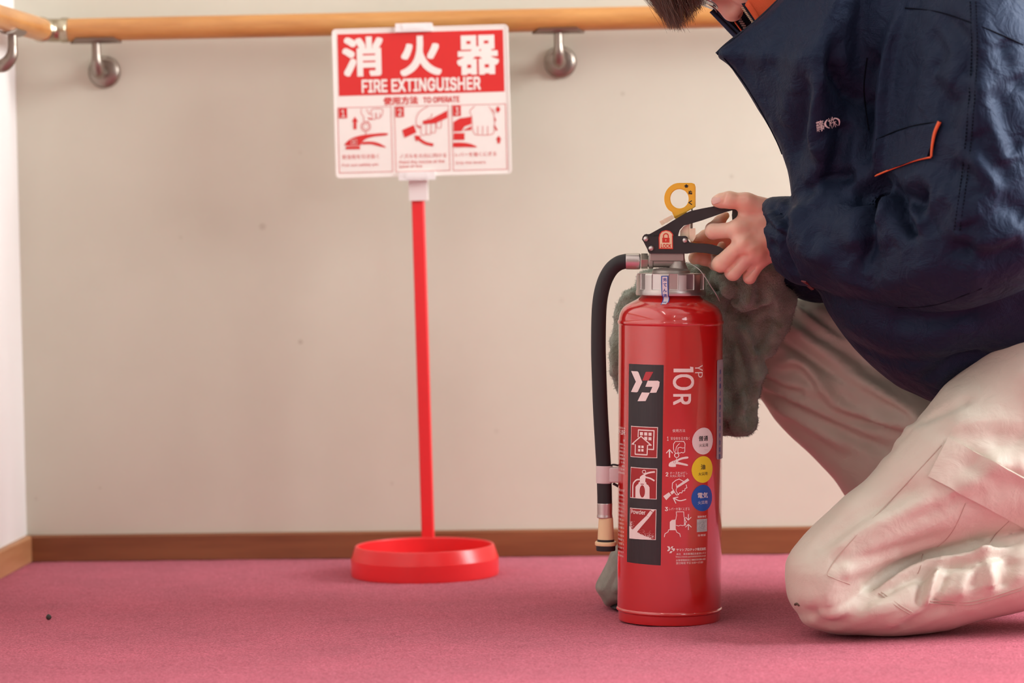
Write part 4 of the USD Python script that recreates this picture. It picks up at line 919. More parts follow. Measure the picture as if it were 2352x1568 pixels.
TR.inflate(XZ(thigh, yn), bow, .092, .074, .0035, nspl=5)
TR.cone(at(2420, 930, YE - .10), at(2420, 930, YE + .12), .115, .115, .05)
near_folds = [
    ([(1990, 1352), (2040, 1322), (2080, 1297), (2136, 1280), (2215, 1263), (2294, 1247), (2352, 1238)], -.012, .006),
    ([(2010, 1372), (2057, 1342), (2116, 1318), (2167, 1303), (2254, 1290), (2325, 1256)], -.010, .006),
    ([(2015, 1356), (2060, 1330), (2100, 1308), (2145, 1292), (2254, 1274), (2320, 1252)], .009, .007),
    ([(2124, 1392), (2144, 1338), (2160, 1300)], .012, .0065), ([(2113, 1392), (2126, 1318)], -.009, .0065), ([(2138, 1390), (2170, 1316)], -.008, .0065),
    ([(2199, 1372), (2219, 1327), (2246, 1287)], .007, .0075), ([(2280, 1352), (2270, 1295), (2262, 1262)], .010, .010), ([(2298, 1352), (2325, 1278)], -.010, .010), ([(2240, 1350), (2232, 1300)], -.006, .010),
    ([(1905, 1300), (1978, 1248), (2057, 1212), (2175, 1160)], -.006, .012), ([(1905, 1280), (1978, 1225), (2057, 1188), (2165, 1135)], .004, .012), ([(1872, 1262), (1978, 1182), (2057, 1143), (2116, 1113)], -.0065, .012),
    ([(1938, 1301), (2017, 1277), (2085, 1255), (2180, 1225)], -.005, .010), ([(1930, 1320), (2000, 1296), (2070, 1268)], .004, .009),
    ([(1850, 1400), (1905, 1436), (1960, 1410), (2004, 1356)], -.008, .010), ([(1880, 1385), (1940, 1388), (1990, 1350)], .006, .016),
    ([(2108, 971), (2175, 941), (2227, 916)], -.005, .008), ([(2175, 985), (2274, 968), (2352, 976)], .004, .014), ([(2195, 1000), (2290, 996), (2350, 1020)], -.003, .014),
    ([(2070, 1445), (2110, 1420), (2150, 1400), (2200, 1392)], -.005, .010), ([(2036, 1440), (2090, 1408), (2120, 1398)], .004, .010),
    ([(2200, 1060), (2280, 1090), (2352, 1075)], -.005, .012), ([(2230, 1030), (2300, 1065)], .003, .012), ([(2060, 1040), (2000, 1110), (1930, 1180)], .003, .02)]
far_folds = [
    ([(1778, 756), (1845, 809), (1913, 857), (1993, 912), (2096, 970)], -.015, .0085), ([(1800, 742), (1880, 800), (1960, 860), (2060, 925)], .005, .012),
    ([(1803, 705), (1865, 757), (1941, 802), (2003, 847)], -.009, .009), ([(1838, 685), (1879, 726), (1955, 781)], -.008, .009), ([(1820, 692), (1880, 745), (1950, 793)], .004, .008),
    ([(1790, 838), (1820, 830), (1850, 845), (1880, 880), (1920, 930), (2010, 958), (2086, 982)], .012, .0095), ([(1796, 852), (1830, 846), (1852, 866), (1880, 905), (1918, 945), (2005, 974), (2080, 1000)], -.010, .008),
    ([(1741, 846), (1803, 876), (1845, 889), (1893, 906)], .008, .008), ([(1745, 862), (1800, 893), (1850, 903)], -.007, .008),
    ([(1750, 902), (1838, 946), (1941, 993), (2048, 1037)], -.011, .009), ([(1752, 880), (1838, 924), (1920, 960), (2030, 1008)], .006, .010), ([(1770, 925), (1850, 975), (1950, 1030)], .005, .012), ([(1800, 960), (1880, 1015), (1960, 1060)], -.004, .014)]
TR.redistance()
TR.strokes([(a, b * .9, c) for a, b, c in near_folds + far_folds])
TR.wobble(14, .0018, 3, (1, 1, 1.6)); TR.wobble(42, .0009, 4)
tro = part(pr, "trousers", TR.mesh(), M_KHAKI, True, "beige cargo trousers with folds at knee and thigh")
flap_px = [(2177, 1002), (2380, 1107), (2376, 1225), (2128, 1095)]
part(tro, "pocket_flap", drape(TR, flap_px, .0012, .0016, 30, 16), M_KHAKI, 40, "cargo pocket flap on the thigh")
sl_n = lambda pts: seam_line(TR, pts, .0007, -.0002)
for pts in ([(2186, 1014), (2280, 1062), (2375, 1112)], [(2140, 1092), (2223, 1139), (2300, 1178), (2370, 1212)], [(2181, 1006), (2137, 1089)],
            [(2165, 1020), (2110, 1080), (2057, 1137), (1950, 1248), (1902, 1312), (1912, 1326), (1955, 1342)], [(2219, 1153), (2195, 1208), (2172, 1240), (2152, 1256)], [(2318, 1196), (2286, 1228), (2266, 1263)],
            [(2005, 1352), (2057, 1390), (2092, 1411)], [(2012, 1350), (2062, 1386), (2097, 1406)], [(2128, 1384), (2215, 1390), (2274, 1378), (2350, 1354)], [(2128, 1378), (2215, 1383), (2274, 1371), (2350, 1347)], [(2120, 1270), (2115, 1300), (2108, 1318)]):
    m = seam_line(TR, pts, .0006, .0001)
    if m: part(tro, "seam", m, M_KHAKI_T, 60)
burn = TR.hit(1830, 1389)
part(tro, "burn_mark", seam_line(TR, [(1826, 1388), (1832, 1386), (1836, 1391)], .0016), mat("burn_brown", (0.10, 0.075, 0.05), 0.8), 60)
# shoe of the far foot
ysh = YE + .115
shoe = [(1405, 1264), (1396, 1288), (1378, 1320), (1366.5, 1341), (1367.5, 1354), (1380, 1368), (1388, 1386), (1396, 1392), (1420, 1388), (1500, 1390), (1625, 1380), (1625, 1300), (1600, 1240), (1500, 1225), (1440, 1235)]
lo, hi = lo_hi(shoe, ysh - .06, ysh + .06)
SH = Field((lo[0], lo[1], .0), hi, .003)
SH.inflate(XZ(shoe, ysh), ysh, .042, .018, nspl=2); SH.wobble(30, .0015, 9); SH.carve(tank_dist, .002)
sho = part(pr, "shoe", SH.mesh(), mat("shoe_grey", (0.20, 0.215, 0.18), 0.85, noise=(60, (0.27, 0.275, 0.235), 4), bump=(700, 0.4, 0.001)), True, "grey-green shoe toe behind the extinguisher")
sole = [(1394, 1393), (1403, 1384), (1420, 1373), (1600, 1374), (1632, 1380), (1630, 1398), (1400, 1398)]
SO = Field((lo[0], lo[1] - .01, -.0), hi + V(0, .01, 0), .003); SO.inflate(XZ(sole, ysh), ysh, .050, .008, nspl=0); SO.carve(tank_dist, .002)
part(sho, "sole", SO.mesh(), M_RUBBER, True)

boot_y = yn + .045
boot = [(2600, 1350), (2640, 1320), (2700, 1300), (2760, 1320), (2790, 1380), (2780, 1420), (2740, 1436), (2640, 1440), (2560, 1440), (2540, 1415), (2570, 1385)]
lo, hi = lo_hi(boot, boot_y - .06, boot_y + .06)
SB = Field((lo[0], lo[1], .0005), hi, .0035); SB.inflate(XZ(boot, boot_y), boot_y, .045, .03); SB.carve(TR, .0015)
part(pr, "shoe", SB.mesh(), mat("shoe_grey", ()), True, "shoe of the kneeling leg")

# ---- jacket
torso = [(1826, 480), (1828, 560), (1850, 640), (1882, 670), (1906, 724), (1962, 800), (2042, 872), (2100, 902), (2152, 922), (2200, 900), (2280, 893), (2352, 893), (2450, 885), (2540, 800), (2580, 560), (2560, 260), (2460, 0), (2300, -170), (2120, -230), (1990, -180), (1900, -90), (1870, 0), (1860, 120), (1840, 300)]
flap = [(1645, 125), (1672, 149), (1702, 190), (1736, 242), (1763, 285), (1786, 330), (1803, 370), (1814, 415), (1818, 470), (1850, 520), (1920, 470), (1990, 250), (2010, 0), (1960, -160), (1880, -95), (1800, -10), (1742, 46), (1700, 79), (1668, 104)]
sleeve = [(1766, 456), (1795, 449), (1850, 449), (1900, 438), (1985, 412), (2009, 365), (2016, 250), (2038, 120), (2074, 25), (2150, -50), (2270, -60), (2360, 30), (2402, 280), (2415, 480), (2395, 610), (2345, 655), (2240, 692), (2140, 716), (2060, 708), (1990, 690), (1875, 662), (1830, 652), (1792, 628), (1762, 598), (1742, 562), (1737, 520), (1746, 486)]
ya = lambda X, Z: YE - .05 - .17 * np.clip((X - xw0) / (xw1 - xw0), 0, 1)
xw0, xw1 = at(1760, 540, YE - .1)[0], at(2220, 540, YE - .2)[0]
lo, hi = lo_hi(torso + flap + sleeve, YE - .36, YE + .26)
JA = Field(lo, hi, .0036)
JA.inflate(XZ(torso, ym), ym, .205, .20)
JA.inflate(XZ(flap, YE - .075), lambda X, Z: YE - .075 - .05 * np.clip((X - at(1700, 0, YE)[0]) / .12, 0, 1), .024, .013, .012, nspl=3)
yarm = YE - .135
SL = Field(lo, hi, .0036); SL.inflate(XZ(sleeve, yarm), ya, .098, .120)
JA.put((slice(None),) * 3, SL.F, .004, 1)
# far sleeve
J = lambda u, v, dy: at(u, v, YE + dy)
JA.chain([(J(2080, 120, .15), .085), (J(2130, 560, .20), .075), (J(1880, 600, .13), .050), (J(1795, 606, .085), .034)], .02)
# hollow cuff mouth
JA.cone(J(1700, 550, -.045), J(1775, 548, -.05), .046, .036, .004, -1)
jf = [
    ([(2022, 424), (2003, 462), (1992, 520), (1985, 634)], -.030, .0125), ([(2034, 418), (1990, 440), (1955, 452)], -.020, .012), ([(1998, 480), (1998, 560), (1990, 645)], .010, .0075), ([(2045, 418), (2058, 462), (2077, 505), (2102, 541)], -.024, .009),
    ([(2044, 444), (2026, 488), (2008, 516)], .012, .010), ([(1930, 430), (1873, 463), (1812, 515)], .010, .016), ([(2133, 445), (2105, 465), (2060, 440)], -.017, .010), ([(2070, 430), (2120, 400), (2150, 440), (2120, 500)], .009, .012),
    ([(2062, 440), (2090, 490), (2120, 530)], .010, .010), ([(2105, 480), (2130, 500), (2150, 540)], -.006, .012),
    ([(1808, 458), (1801, 520), (1793, 552), (1803, 592), (1830, 640)], -.010, .0065), ([(1770, 482), (1806, 520)], -.008, .006), ([(1752, 500), (1790, 545)], -.007, .006), ([(1765, 470), (1800, 478)], -.006, .006), ([(1748, 540), (1784, 575)], -.005, .007), ([(1760, 492), (1795, 530)], .005, .006),
    ([(1830, 560), (1870, 590), (1900, 570)], .006, .014), ([(1850, 540), (1910, 555), (1960, 600)], -.006, .014), ([(1900, 620), (1990, 650), (2080, 640), (2160, 600)], .007, .018), ([(2000, 660), (2010, 600), (2060, 560)], -.006, .014),
    ([(2215, 510), (2232, 545), (2200, 580)], -.008, .011), ([(2170, 560), (2260, 590), (2352, 560)], -.009, .013), ([(2180, 530), (2280, 565), (2352, 520)], .007, .014),
    ([(1921, 75), (1905, 143), (1944, 204), (1976, 248), (1985, 300)], -.017, .012), ([(1925, 73), (1890, 143), (1877, 229), (1876, 310), (1890, 370)], .013, .012), ([(1868, 180), (1852, 261), (1828, 367)], -.008, .012), ([(1850, 100), (1820, 200), (1800, 290)], .005, .016), ([(1790, 90), (1770, 170)], -.004, .014),
    ([(2076, 20), (2044, 122), (2027, 224), (2016, 327), (2012, 380)], .014, .011), ([(2010, 110), (1988, 204), (1993, 286), (1985, 380)], -.020, .014), ([(1940, 280), (1910, 360), (1880, 430)], -.010, .016), ([(1920, 300), (1890, 380), (1850, 430)], .007, .014), ([(1960, 400), (1900, 420), (1850, 440)], -.014, .010),
    ([(2129, 73), (2160, 125), (2142, 165)], -.007, .011), ([(2154, 38), (2207, 82), (2223, 143), (2215, 180)], -.008, .012), ([(2276, 196), (2317, 306), (2333, 355)], -.010, .016), ([(2300, 90), (2330, 160), (2345, 210)], -.008, .014), ([(2250, 180), (2290, 300), (2310, 380)], .008, .016), ([(2320, 110), (2340, 180)], .006, .012),
    ([(2140, 180), (2180, 240), (2170, 300)], -.006, .013), ([(2150, 250), (2200, 230), (2240, 210)], -.005, .011), ([(2150, 160), (2190, 200)], .005, .012), ([(2240, 300), (2270, 360), (2320, 420)], -.007, .014), ([(2180, 380), (2230, 400), (2260, 450)], -.007, .013), ([(2190, 350), (2250, 385), (2290, 440)], .006, .012), ([(2160, 440), (2200, 470), (2210, 520)], .006, .012),
    ([(2100, 130), (2080, 220), (2060, 300)], -.004, .016), ([(2290, 460), (2330, 480), (2352, 500)], -.006, .012),
    ([(1960, 790), (2060, 830), (2200, 825), (2352, 815)], -.005, .012), ([(2120, 870), (2200, 830), (2260, 815)], -.006, .009), ([(1900, 690), (2000, 760), (2130, 770), (2260, 730)], .006, .03), ([(2040, 730), (2150, 735), (2260, 705)], -.012, .014)]
JA.redistance()
JA.strokes([(a, b * 1.0, c) for a, b, c in jf])
for i in range(14):
    u = 2246 + i * 9.5
    JA.strokes([([(u + 4, 836), (u, 862), (u - 3, 886)], (-.0045 if i % 2 else .0035), .0045)])
JA.wobble(11, .0030, 21, (1, 1, .8)); JA.wobble(34, .0012, 22)
jac = part(pr, "jacket", JA.mesh(), M_NAVY, True, "navy blue padded work jacket with orange piping")
fl = part(jac, "sleeve_pocket_flap", drape(JA, [(2012, 318), (2166, 276), (2137, 362), (2008, 405)], .0035, .0014, 22, 16), M_NAVY, 40, "pocket flap on the upper sleeve")
part(fl, "piping", cat(tube(spline([JA.hit(u, v) + V(0, -.0055, 0) for u, v in ((2009, 404), (2050, 387), (2100, 369), (2137, 361))], 6), .0011, 8), tube(spline([JA.hit(u, v) + V(0, -.0055, 0) for u, v in ((2138, 360), (2140, 335), (2146, 305), (2157, 280))], 6), np.linspace(.0012, .0024, 19), 8)), M_ORANGE_P, 60, "orange piping along the pocket flap")
for pts in ([(2076, 18), (2150, 26), (2230, 52), (2300, 80), (2352, 104)], [(2010, 322), (2060, 300), (2110, 286), (2164, 279)], [(1992, 130), (1984, 200), (1990, 262), (1996, 300)], [(2060, 706), (2150, 700), (2260, 660)]):
    m = seam_line(JA, pts, .0009, .0002)
    if m: part(jac, "seam", m, M_NAVY_T, 60)
for dx in (0, 13):
    m = seam_line(JA, [(2228 + dx, 0), (2232 + dx, 100), (2226 + dx, 220), (2216 + dx, 340), (2204 + dx, 440), (2190 + dx, 540)], .0008, .0003, .0042)
    if m: part(jac, "stitching", m, M_NAVY_T, 60)
m = seam_line(JA, [(1662, 132), (1700, 178), (1735, 232), (1768, 292), (1795, 350), (1810, 410)], .0009, .0002)
if m: part(jac, "placket_seam", m, M_NAVY_T, 60)
# embroidered characters
def embroider(poly_uv, field, lift=.0012):
    """poly in picture coordinates (v down), laid on the jacket as raised thread"""
    ms = []
    for g in polys(poly_uv):
        v, f = trimesh.creation.triangulate_polygon(g, engine="earcut"); f = np.asarray(f)
        w = [field.hit(*q) for q in v]
        if any(q is None for q in w): continue
        w = np.array(w); top = w - V(0, lift, 0); n = len(w)
        a = top[f[:, 1]] - top[f[:, 0]]; b = top[f[:, 2]] - top[f[:, 0]]; nn = np.cross(a, b)
        f = np.where(nn[:, 1:2] > 0, f[:, ::-1], f)
        ms.append((top, f))
    return cat(*ms) if ms else None
def on_uv(ch, u0, v0, u1, v1, turn, bold=0.0):
    g = fit(text_poly(ch, bold, 64), u0, -v1, u1, -v0); g = affinity.scale(g, 1, -1, origin=(0, 0))
    return affinity.rotate(g, turn, origin=((u0 + u1) / 2, (v0 + v1) / 2))
emb = [on_uv("事", 1880, 276, 1893, 301, -10, .0), on_uv("(", 1893, 275, 1904, 296, -14), on_uv("株", 1903, 269, 1921, 294, -20), on_uv(")", 1919, 267, 1929, 288, -34), on_uv("商", 1875, 278, 1881, 303, -6)]
for g in emb:
    e = embroider(g, JA)
    if e: part(jac, "embroidered_character", e, mat("thread_white", (0.86, 0.84, 0.80), 0.7), False, "white embroidered character on the chest")
ct = drape(JA, [(1838, 640), (1850, 644), (1874, 663), (1866, 666)], .001, .001, 8, 5)
part(jac, "cuff_tab", ct, mat("tab_red", (0.13, 0.016, 0.02), 0.6), 40, "dark red tab end at the cuff")

# far half of the open collar, with zip and orange lining
def slab(pts, y, t, k=6):
    return prism(Polygon(spline(XZ(pts, y), k, True)) if k else Polygon(XZ(pts, y)), y, y + t)
yc2 = YE + .035
fc = part(jac, "far_collar", slab([(1631, 27), (1640, 20), (1660, 0), (1740, -80), (1900, -160), (1940, -40), (1860, 80), (1740, 120), (1694, 92), (1684, 85)], yc2, .007, 0), M_NAVY2, 30, "far side of the open stand collar")
part(fc, "collar_edge", slab([(1630, 28), (1643, 20), (1703, 78), (1692, 93)], yc2 - .006, .006, 0), mat("collar_blue", (0.022, 0.05, 0.115), 0.6), 30, "blue stitched front edge of the collar")
part(fc, "edge_stitching", tube([at(1637, 24, yc2 - .007), at(1697, 84, yc2 - .007)], .0012, 8), M_NAVY2, 60)
yn2 = YE - .066
ol = part(jac, "collar_lining", slab([(1712, 8), (1718, 0), (1760, -60), (1900, -150), (1900, -20), (1830, 40), (1770, 70), (1744, 60)], yn2, .005, 0), M_ORANGE, 30, "orange fleece lining standing inside the collar")
part(ol, "lining_fold", tube(spline([at(1716, 8, yn2 - .001), at(1722, 16, yn2 - .002), at(1738, 40, yn2 - .001), at(1748, 56, yn2)], 5), .0035, 10), M_ORANGE, 60)
part(ol, "zip_tape", slab([(1703, 8), (1712, 6), (1745, 60), (1737, 66)], yn2 + .001, .003, 0), M_NAVY2, 30)
part(ol, "zip_edge", cat(*[rbox(at(1706 + i * 2.5, 18 + i * 3.6, yn2 + .002) - V(.0017, .0012, .0009), at(1706 + i * 2.5, 18 + i * 3.6, yn2 + .002) + V(.0017, .0012, .0009), .0005, 6) for i in range(12)]), mat("zip_beige", (0.42, 0.31, 0.20), 0.5), 30)
cpt = spline([at(u, v, YE - .077) for u, v in ((1806, -16), (1742, 45), (1700, 78), (1668, 103), (1646, 124))], 8)
part(jac, "collar_piping", tube(cpt, .0022, 8), M_NAVY2, 60, "corded edge of the near collar")
part(fc, "zip_teeth", cat(*[rbox(at(1699 + i * 3.1, 44 + i * 4.9, yc2 - .009) - V(.0028, .0015, .0011), at(1699 + i * 3.1, 44 + i * 4.9, yc2 - .009) + V(.0028, .0015, .0011), .0006, 6) for i in range(6)]), mat("zip_teeth_grey", (0.30, 0.27, 0.24), 0.4, 0.3), 30)
part(fc, "orange_stitching", cat(*[tube([at(1688 + i * 3.4, 50 + i * 4.6, yc2 - .0068), at(1691 + i * 3.4, 55 + i * 4.6, yc2 - .0068)], .0012, 6) for i in range(7)]), M_ORANGE_P, 60)

# ---- body: head, neck, trunk, arms and both hands, one continuous figure
NT = at(1679, 49, YE - .005)                                   # tip of the nose
o_ = V(-.40, 0, -.917); c_ = V(.917, 0, -.40); l_ = V(0, 1, 0)   # out of the face, towards the chin, sideways
H = lambda o, c, l=0.0: NT + o * o_ + c * c_ + l * l_
HA = np.stack([o_, c_, l_])
lo, hi = H(-.21, -.15, 0) - .05, at(2500, 900, YE)
BO = Field((at(1590, 0, YE)[0] - .06, YE - .30, .30), (at(2480, 0, YE)[0], YE + .28, H(-.2, -.17)[2] + .03), .0042)
BO.ellipsoid(H(-.112, -.072), (.098, .100, .077), HA)
BO.ellipsoid(H(-.080, .012), (.058, .080, .058), HA, .02)
BO.cone(H(-.047, .066, -.010), H(-.047, .066, .010), .020, .020, .018)
BO.chain([(H(-.105, .02), .056), (at(1900, -60, ym), .052), (at(2050, 0, ym), .055)], .02)
BO.chain([(at(2080, 40, ym), .065), (at(2200, 300, ym), .10), (at(2380, 760, ym), .11)], .03)
BO.chain([(J(2180, 40, -.17), .055), (J(2330, 560, -.22), .042), (J(1960, 560, -.12), .036), (J(1820, 552, -.06), .029)], .02)
BO.chain([(J(2120, 40, .14), .055), (J(2140, 540, .19), .042), (J(1880, 595, .13), .034), (J(1790, 595, .075), .026)], .02)
BO.cone(at(2190, 70, YE - .14), at(2160, 70, YE + .12), .05, .05, .03)
for s_ in (-1, 1): BO.ellipsoid(H(-.115, -.012, s_ * .077), (.017, .030, .007), HA, .006)
def face():
    f = Field(H(-.04, -.01, 0) - V(.095, .085, .085), H(-.04, -.01, 0) + V(.095, .085, .085), .0019)
    f.ellipsoid(H(-.080, .012), (.058, .080, .058), HA); f.ellipsoid(H(-.112, -.072), (.098, .100, .077), HA, .02)
    f.cone(H(-.024, -.045), H(-.0125, -.006), .0075, .0115, .010)
    f.ellipsoid(H(-.012, -.002), (.012, .012, .0125), HA, .006)
    for s_ in (-1, 1):
        f.ellipsoid(H(-.020, .001, s_ * .0125), (.011, .0085, .0072), HA, .005)
        f.ellipsoid(H(-.012, .008, s_ * .006), (.004, .0035, .0028), HA, .002, -1)
        f.ellipsoid(H(-.022, -.040, s_ * .032), (.012, .013, .017), HA, .010, -1)
        f.ellipsoid(H(-.036, -.040, s_ * .032), (.0135, .0105, .0150), HA, .003)
        f.ellipsoid(H(-.042, .000, s_ * .036), (.020, .026, .022), HA, .016)
    f.cone(H(-.026, .0225, -.017), H(-.026, .0225, .017), .0055, .0055, .006); f.cone(H(-.027, .031, -.014), H(-.027, .031, .014), .006, .006, .006)
    f.cone(H(-.0215, .0265, -.018), H(-.0215, .0265, .018), .0012, .0012, .002, -1)
    return f.mesh()
cp = lambda x, y, dy: at(1560 + x / 6.031, 420 + y / 6.031, YE + dy)
rp = lambda r: r / 6.031 / 1843
def near_hand():
    f = Field(at(1610, 690, YE - .07) - V(.02, 0, .02), at(1830, 420, YE + .06) + V(.01, 0, .02), .00135)
    wr = [(cp(1330, 480, -.012), rp(165)), (cp(1340, 700, -.012), rp(175)), (cp(1360, 900, -.010), rp(170))]
    mc = [(cp(800, 650, -.022), rp(112)), (cp(885, 845, -.027), rp(118)), (cp(1005, 960, -.024), rp(112)), (cp(1120, 1070, -.018), rp(98))]
    for m, w in zip(mc, (wr[0], wr[1], wr[1], wr[2])): f.cone(m[0], w[0], m[1], w[1], .010)
    for a, b in zip(mc[:-1], mc[1:]): f.cone(a[0], b[0], a[1] * .86, b[1] * .86, .008)
    f.chain([(cp(1210, 360, -.014), rp(150)), (cp(930, 262, -.020), rp(118)), (cp(690, 236, -.021), rp(108)), (cp(560, 248, -.019), rp(88)), (cp(510, 255, -.018), rp(62))], .006)
    f.cone(cp(960, 330, -.014), cp(880, 560, -.016), rp(80), rp(95), .012)                      # web of the thumb
    f.chain([mc[0], (cp(470, 672, -.014), rp(106)), (cp(455, 640, .004), rp(92)), (cp(560, 530, .022), rp(78)), (cp(640, 452, .026), rp(58))], .003)
    f.chain([mc[1], (cp(575, 1120, -.022), rp(114)), (cp(545, 1125, -.004), rp(100)), (cp(525, 1010, .018), rp(78)), (cp(590, 870, .022), rp(60))], .003)
    f.chain([mc[2], (cp(745, 1245, -.020), rp(106)), (cp(725, 1240, -.002), rp(95)), (cp(700, 1120, .016), rp(75))], .003)
    f.chain([mc[3], (cp(975, 1310, -.014), rp(86)), (cp(965, 1295, .002), rp(78)), (cp(930, 1200, .016), rp(64))], .003)
    for (x, y, dy, r) in ((800, 640, -.040, 40), (885, 850, -.046, 45), (1010, 965, -.042, 42)): f.cone(cp(x, y, dy + .0125), cp(x + 60, y + 10, dy + .014), .0085, .008, .010)
    # creases: thumb joint, between the fingers, knuckle wrinkles
    f.strokes([([(1668, 444), (1664, 456), (1660, 468)], -.0010, .0016), ([(1675, 446), (1672, 457)], -.0006, .0014), ([(1705, 456), (1712, 459), (1716, 456)], -.0008, .0016),
               ([(1694, 600), (1672, 622), (1662, 636)], -.0020, .0020), ([(1735, 612), (1716, 630), (1704, 640)], -.0022, .0020), ([(1664, 556), (1676, 560), (1690, 556)], -.0009, .0022), ([(1690, 596), (1706, 588), (1720, 590)], -.0012, .003),
               ([(1700, 560), (1720, 540), (1740, 528)], .0010, .004), ([(1715, 580), (1735, 566), (1752, 560)], .0010, .004), ([(1632, 520), (1634, 530), (1633, 540)], -.0006, .0014)])
    return f
def far_hand():
    f = Field(J(1560, 640, .0) - V(.02, 0, .02), J(1830, 520, .13) + V(.01, 0, .02), .0017)
    w = J(1790, 592, .075)
    g = [((1700, 560, .058), (1650, 543, .046), (1622, 545, .034), (1600, 556, .020)), ((1705, 580, .062), (1650, 572, .055), (1618, 582, .040), (1596, 592, .024)), ((1708, 596, .060), (1662, 594, .055), (1634, 596, .042), (1616, 596, .028)), ((1715, 610, .056), (1680, 612, .052), (1658, 612, .042), (1640, 608, .030))]
    for q, r in zip(g, (.0105, .0108, .0103, .009)):
        f.cone(w, J(*q[0]), .022, .0125, .010)
        f.chain([(J(*q[0]), .0120), (J(*q[1]), r), (J(*q[2]), r * .92), (J(*q[3]), r * .78)], .003)
    f.chain([(w, .020), (J(1740, 556, .045), .014), (J(1705, 540, .034), .0115), (J(1690, 530, .03), .0095)], .006)
    return f
NH, FH = near_hand(), far_hand()
for f_ in (NH, FH): f_.carve(lever_dist, .0017); f_.carve(tank_dist, .001)
def joined(*ms):
    """one surface from overlapping closed ones"""
    try:
        out = None
        for v, f in ms:
            t = trimesh.Trimesh(v, f); a = m3.Manifold(m3.Mesh(np.asarray(t.vertices, np.float32), np.asarray(t.faces, np.uint32)))
            if a.status() != m3.Error.NoError: raise ValueError
            out = a if out is None else out + a
        return arr(out)
    except Exception:
        return cat(*ms)
part(pr, "body", joined(BO.mesh(), face(), NH.mesh(), FH.mesh()), M_SKIN, 60, "face bent low over the collar and two bare hands")
def nail(c, n_, along, w, l):
    n_ = n_ / np.linalg.norm(n_); along = along - n_ * (along @ n_); along /= np.linalg.norm(along); s_ = np.cross(n_, along)
    t = np.linspace(-1, 1, 9); a_, b_ = np.meshgrid(t, t, indexing="ij"); rr = np.sqrt(np.clip(1 - .35 * b_ ** 4, .1, 1))
    p = c + (a_ * w * rr)[..., None] * s_ + (b_ * l)[..., None] * along + (.0012 - .0022 * a_ ** 2)[..., None] * n_
    q = p - .0012 * n_; v = np.vstack([p.reshape(-1, 3), q.reshape(-1, 3)]); i, j = np.meshgrid(np.arange(8), np.arange(8), indexing="ij")
    k = np.stack([i * 9 + j, i * 9 + j + 1, (i + 1) * 9 + j + 1, (i + 1) * 9 + j], -1).reshape(-1, 4); k = np.vstack([k, k[:, ::-1] + 81])
    return v, np.vstack([k[:, [0, 1, 2]], k[:, [0, 2, 3]]])
tn = NH.hit(1644, 458)
if tn is not None: part(pr, "thumbnail", nail(tn + V(.0005, .0004, .0005), V(-.35, -.75, .55), V(1, 0, .12), .0055, .0055), M_NAIL, True)
# eyes and glasses
for s_ in (-1, 1):
    part(pr, "eye", (lambda m: (np.asarray(m.vertices) * .0105 + H(-.0335, -.040, s_ * .032), np.asarray(m.faces)))(trimesh.creation.icosphere(3)), mat("eye_white", (0.75, 0.72, 0.70), 0.15), True)
g0 = np.linspace(0, 2 * np.pi, 41)
gl = None
for s_ in (-1, 1):
    rim = np.array([H(-.006 - .004 * abs(math.cos(t)), -.040 + .0185 * math.sin(t), s_ * .033 + .025 * math.cos(t)) for t in g0[:-1]])
    m = tube(np.vstack([rim, rim[:1]]), .0011, 8)
    tmp = tube([H(-.010, -.046, s_ * .058), H(-.060, -.040, s_ * .075), H(-.115, -.035, s_ * .080)], .0013, 8)
    gl = cat(m, tmp) if gl is None else cat(gl, m, tmp)
gl = cat(gl, tube(spline([H(-.008, -.044, -.009), H(-.002, -.046, 0), H(-.008, -.044, .009)], 4), .0011, 8))
gls = part(pr, "glasses", gl, mat("glasses_frame", (0.35, 0.33, 0.34), 0.25, 0.6), 60, "thin-framed glasses at the top edge of the picture")
M_LENS = usdkit.material(stage, "/World/Looks/lens", {"a": ("transparent_bsdf", {"color": (0.95, 0.95, 0.96)}), "b": ("glossy_bsdf", {"roughness": 0.03}), "f": ("fresnel", {"IOR": 1.5}), "m": ("mix_closure", {})}, [("f.fac", "m.fac"), ("a.BSDF", "m.closure1"), ("b.BSDF", "m.closure2")], surface="m.closure")
for s_ in (-1, 1):
    c = H(-.008, -.040, s_ * .033); rim = [H(-.008, -.040 + .018 * math.sin(t), s_ * .033 + .0245 * math.cos(t)) for t in g0[:-1]]
    part(gls, "lens", (np.vstack([[c], rim]), np.array([(0, i + 1, (i + 1) % 40 + 1) for i in range(40)])), M_LENS, True)

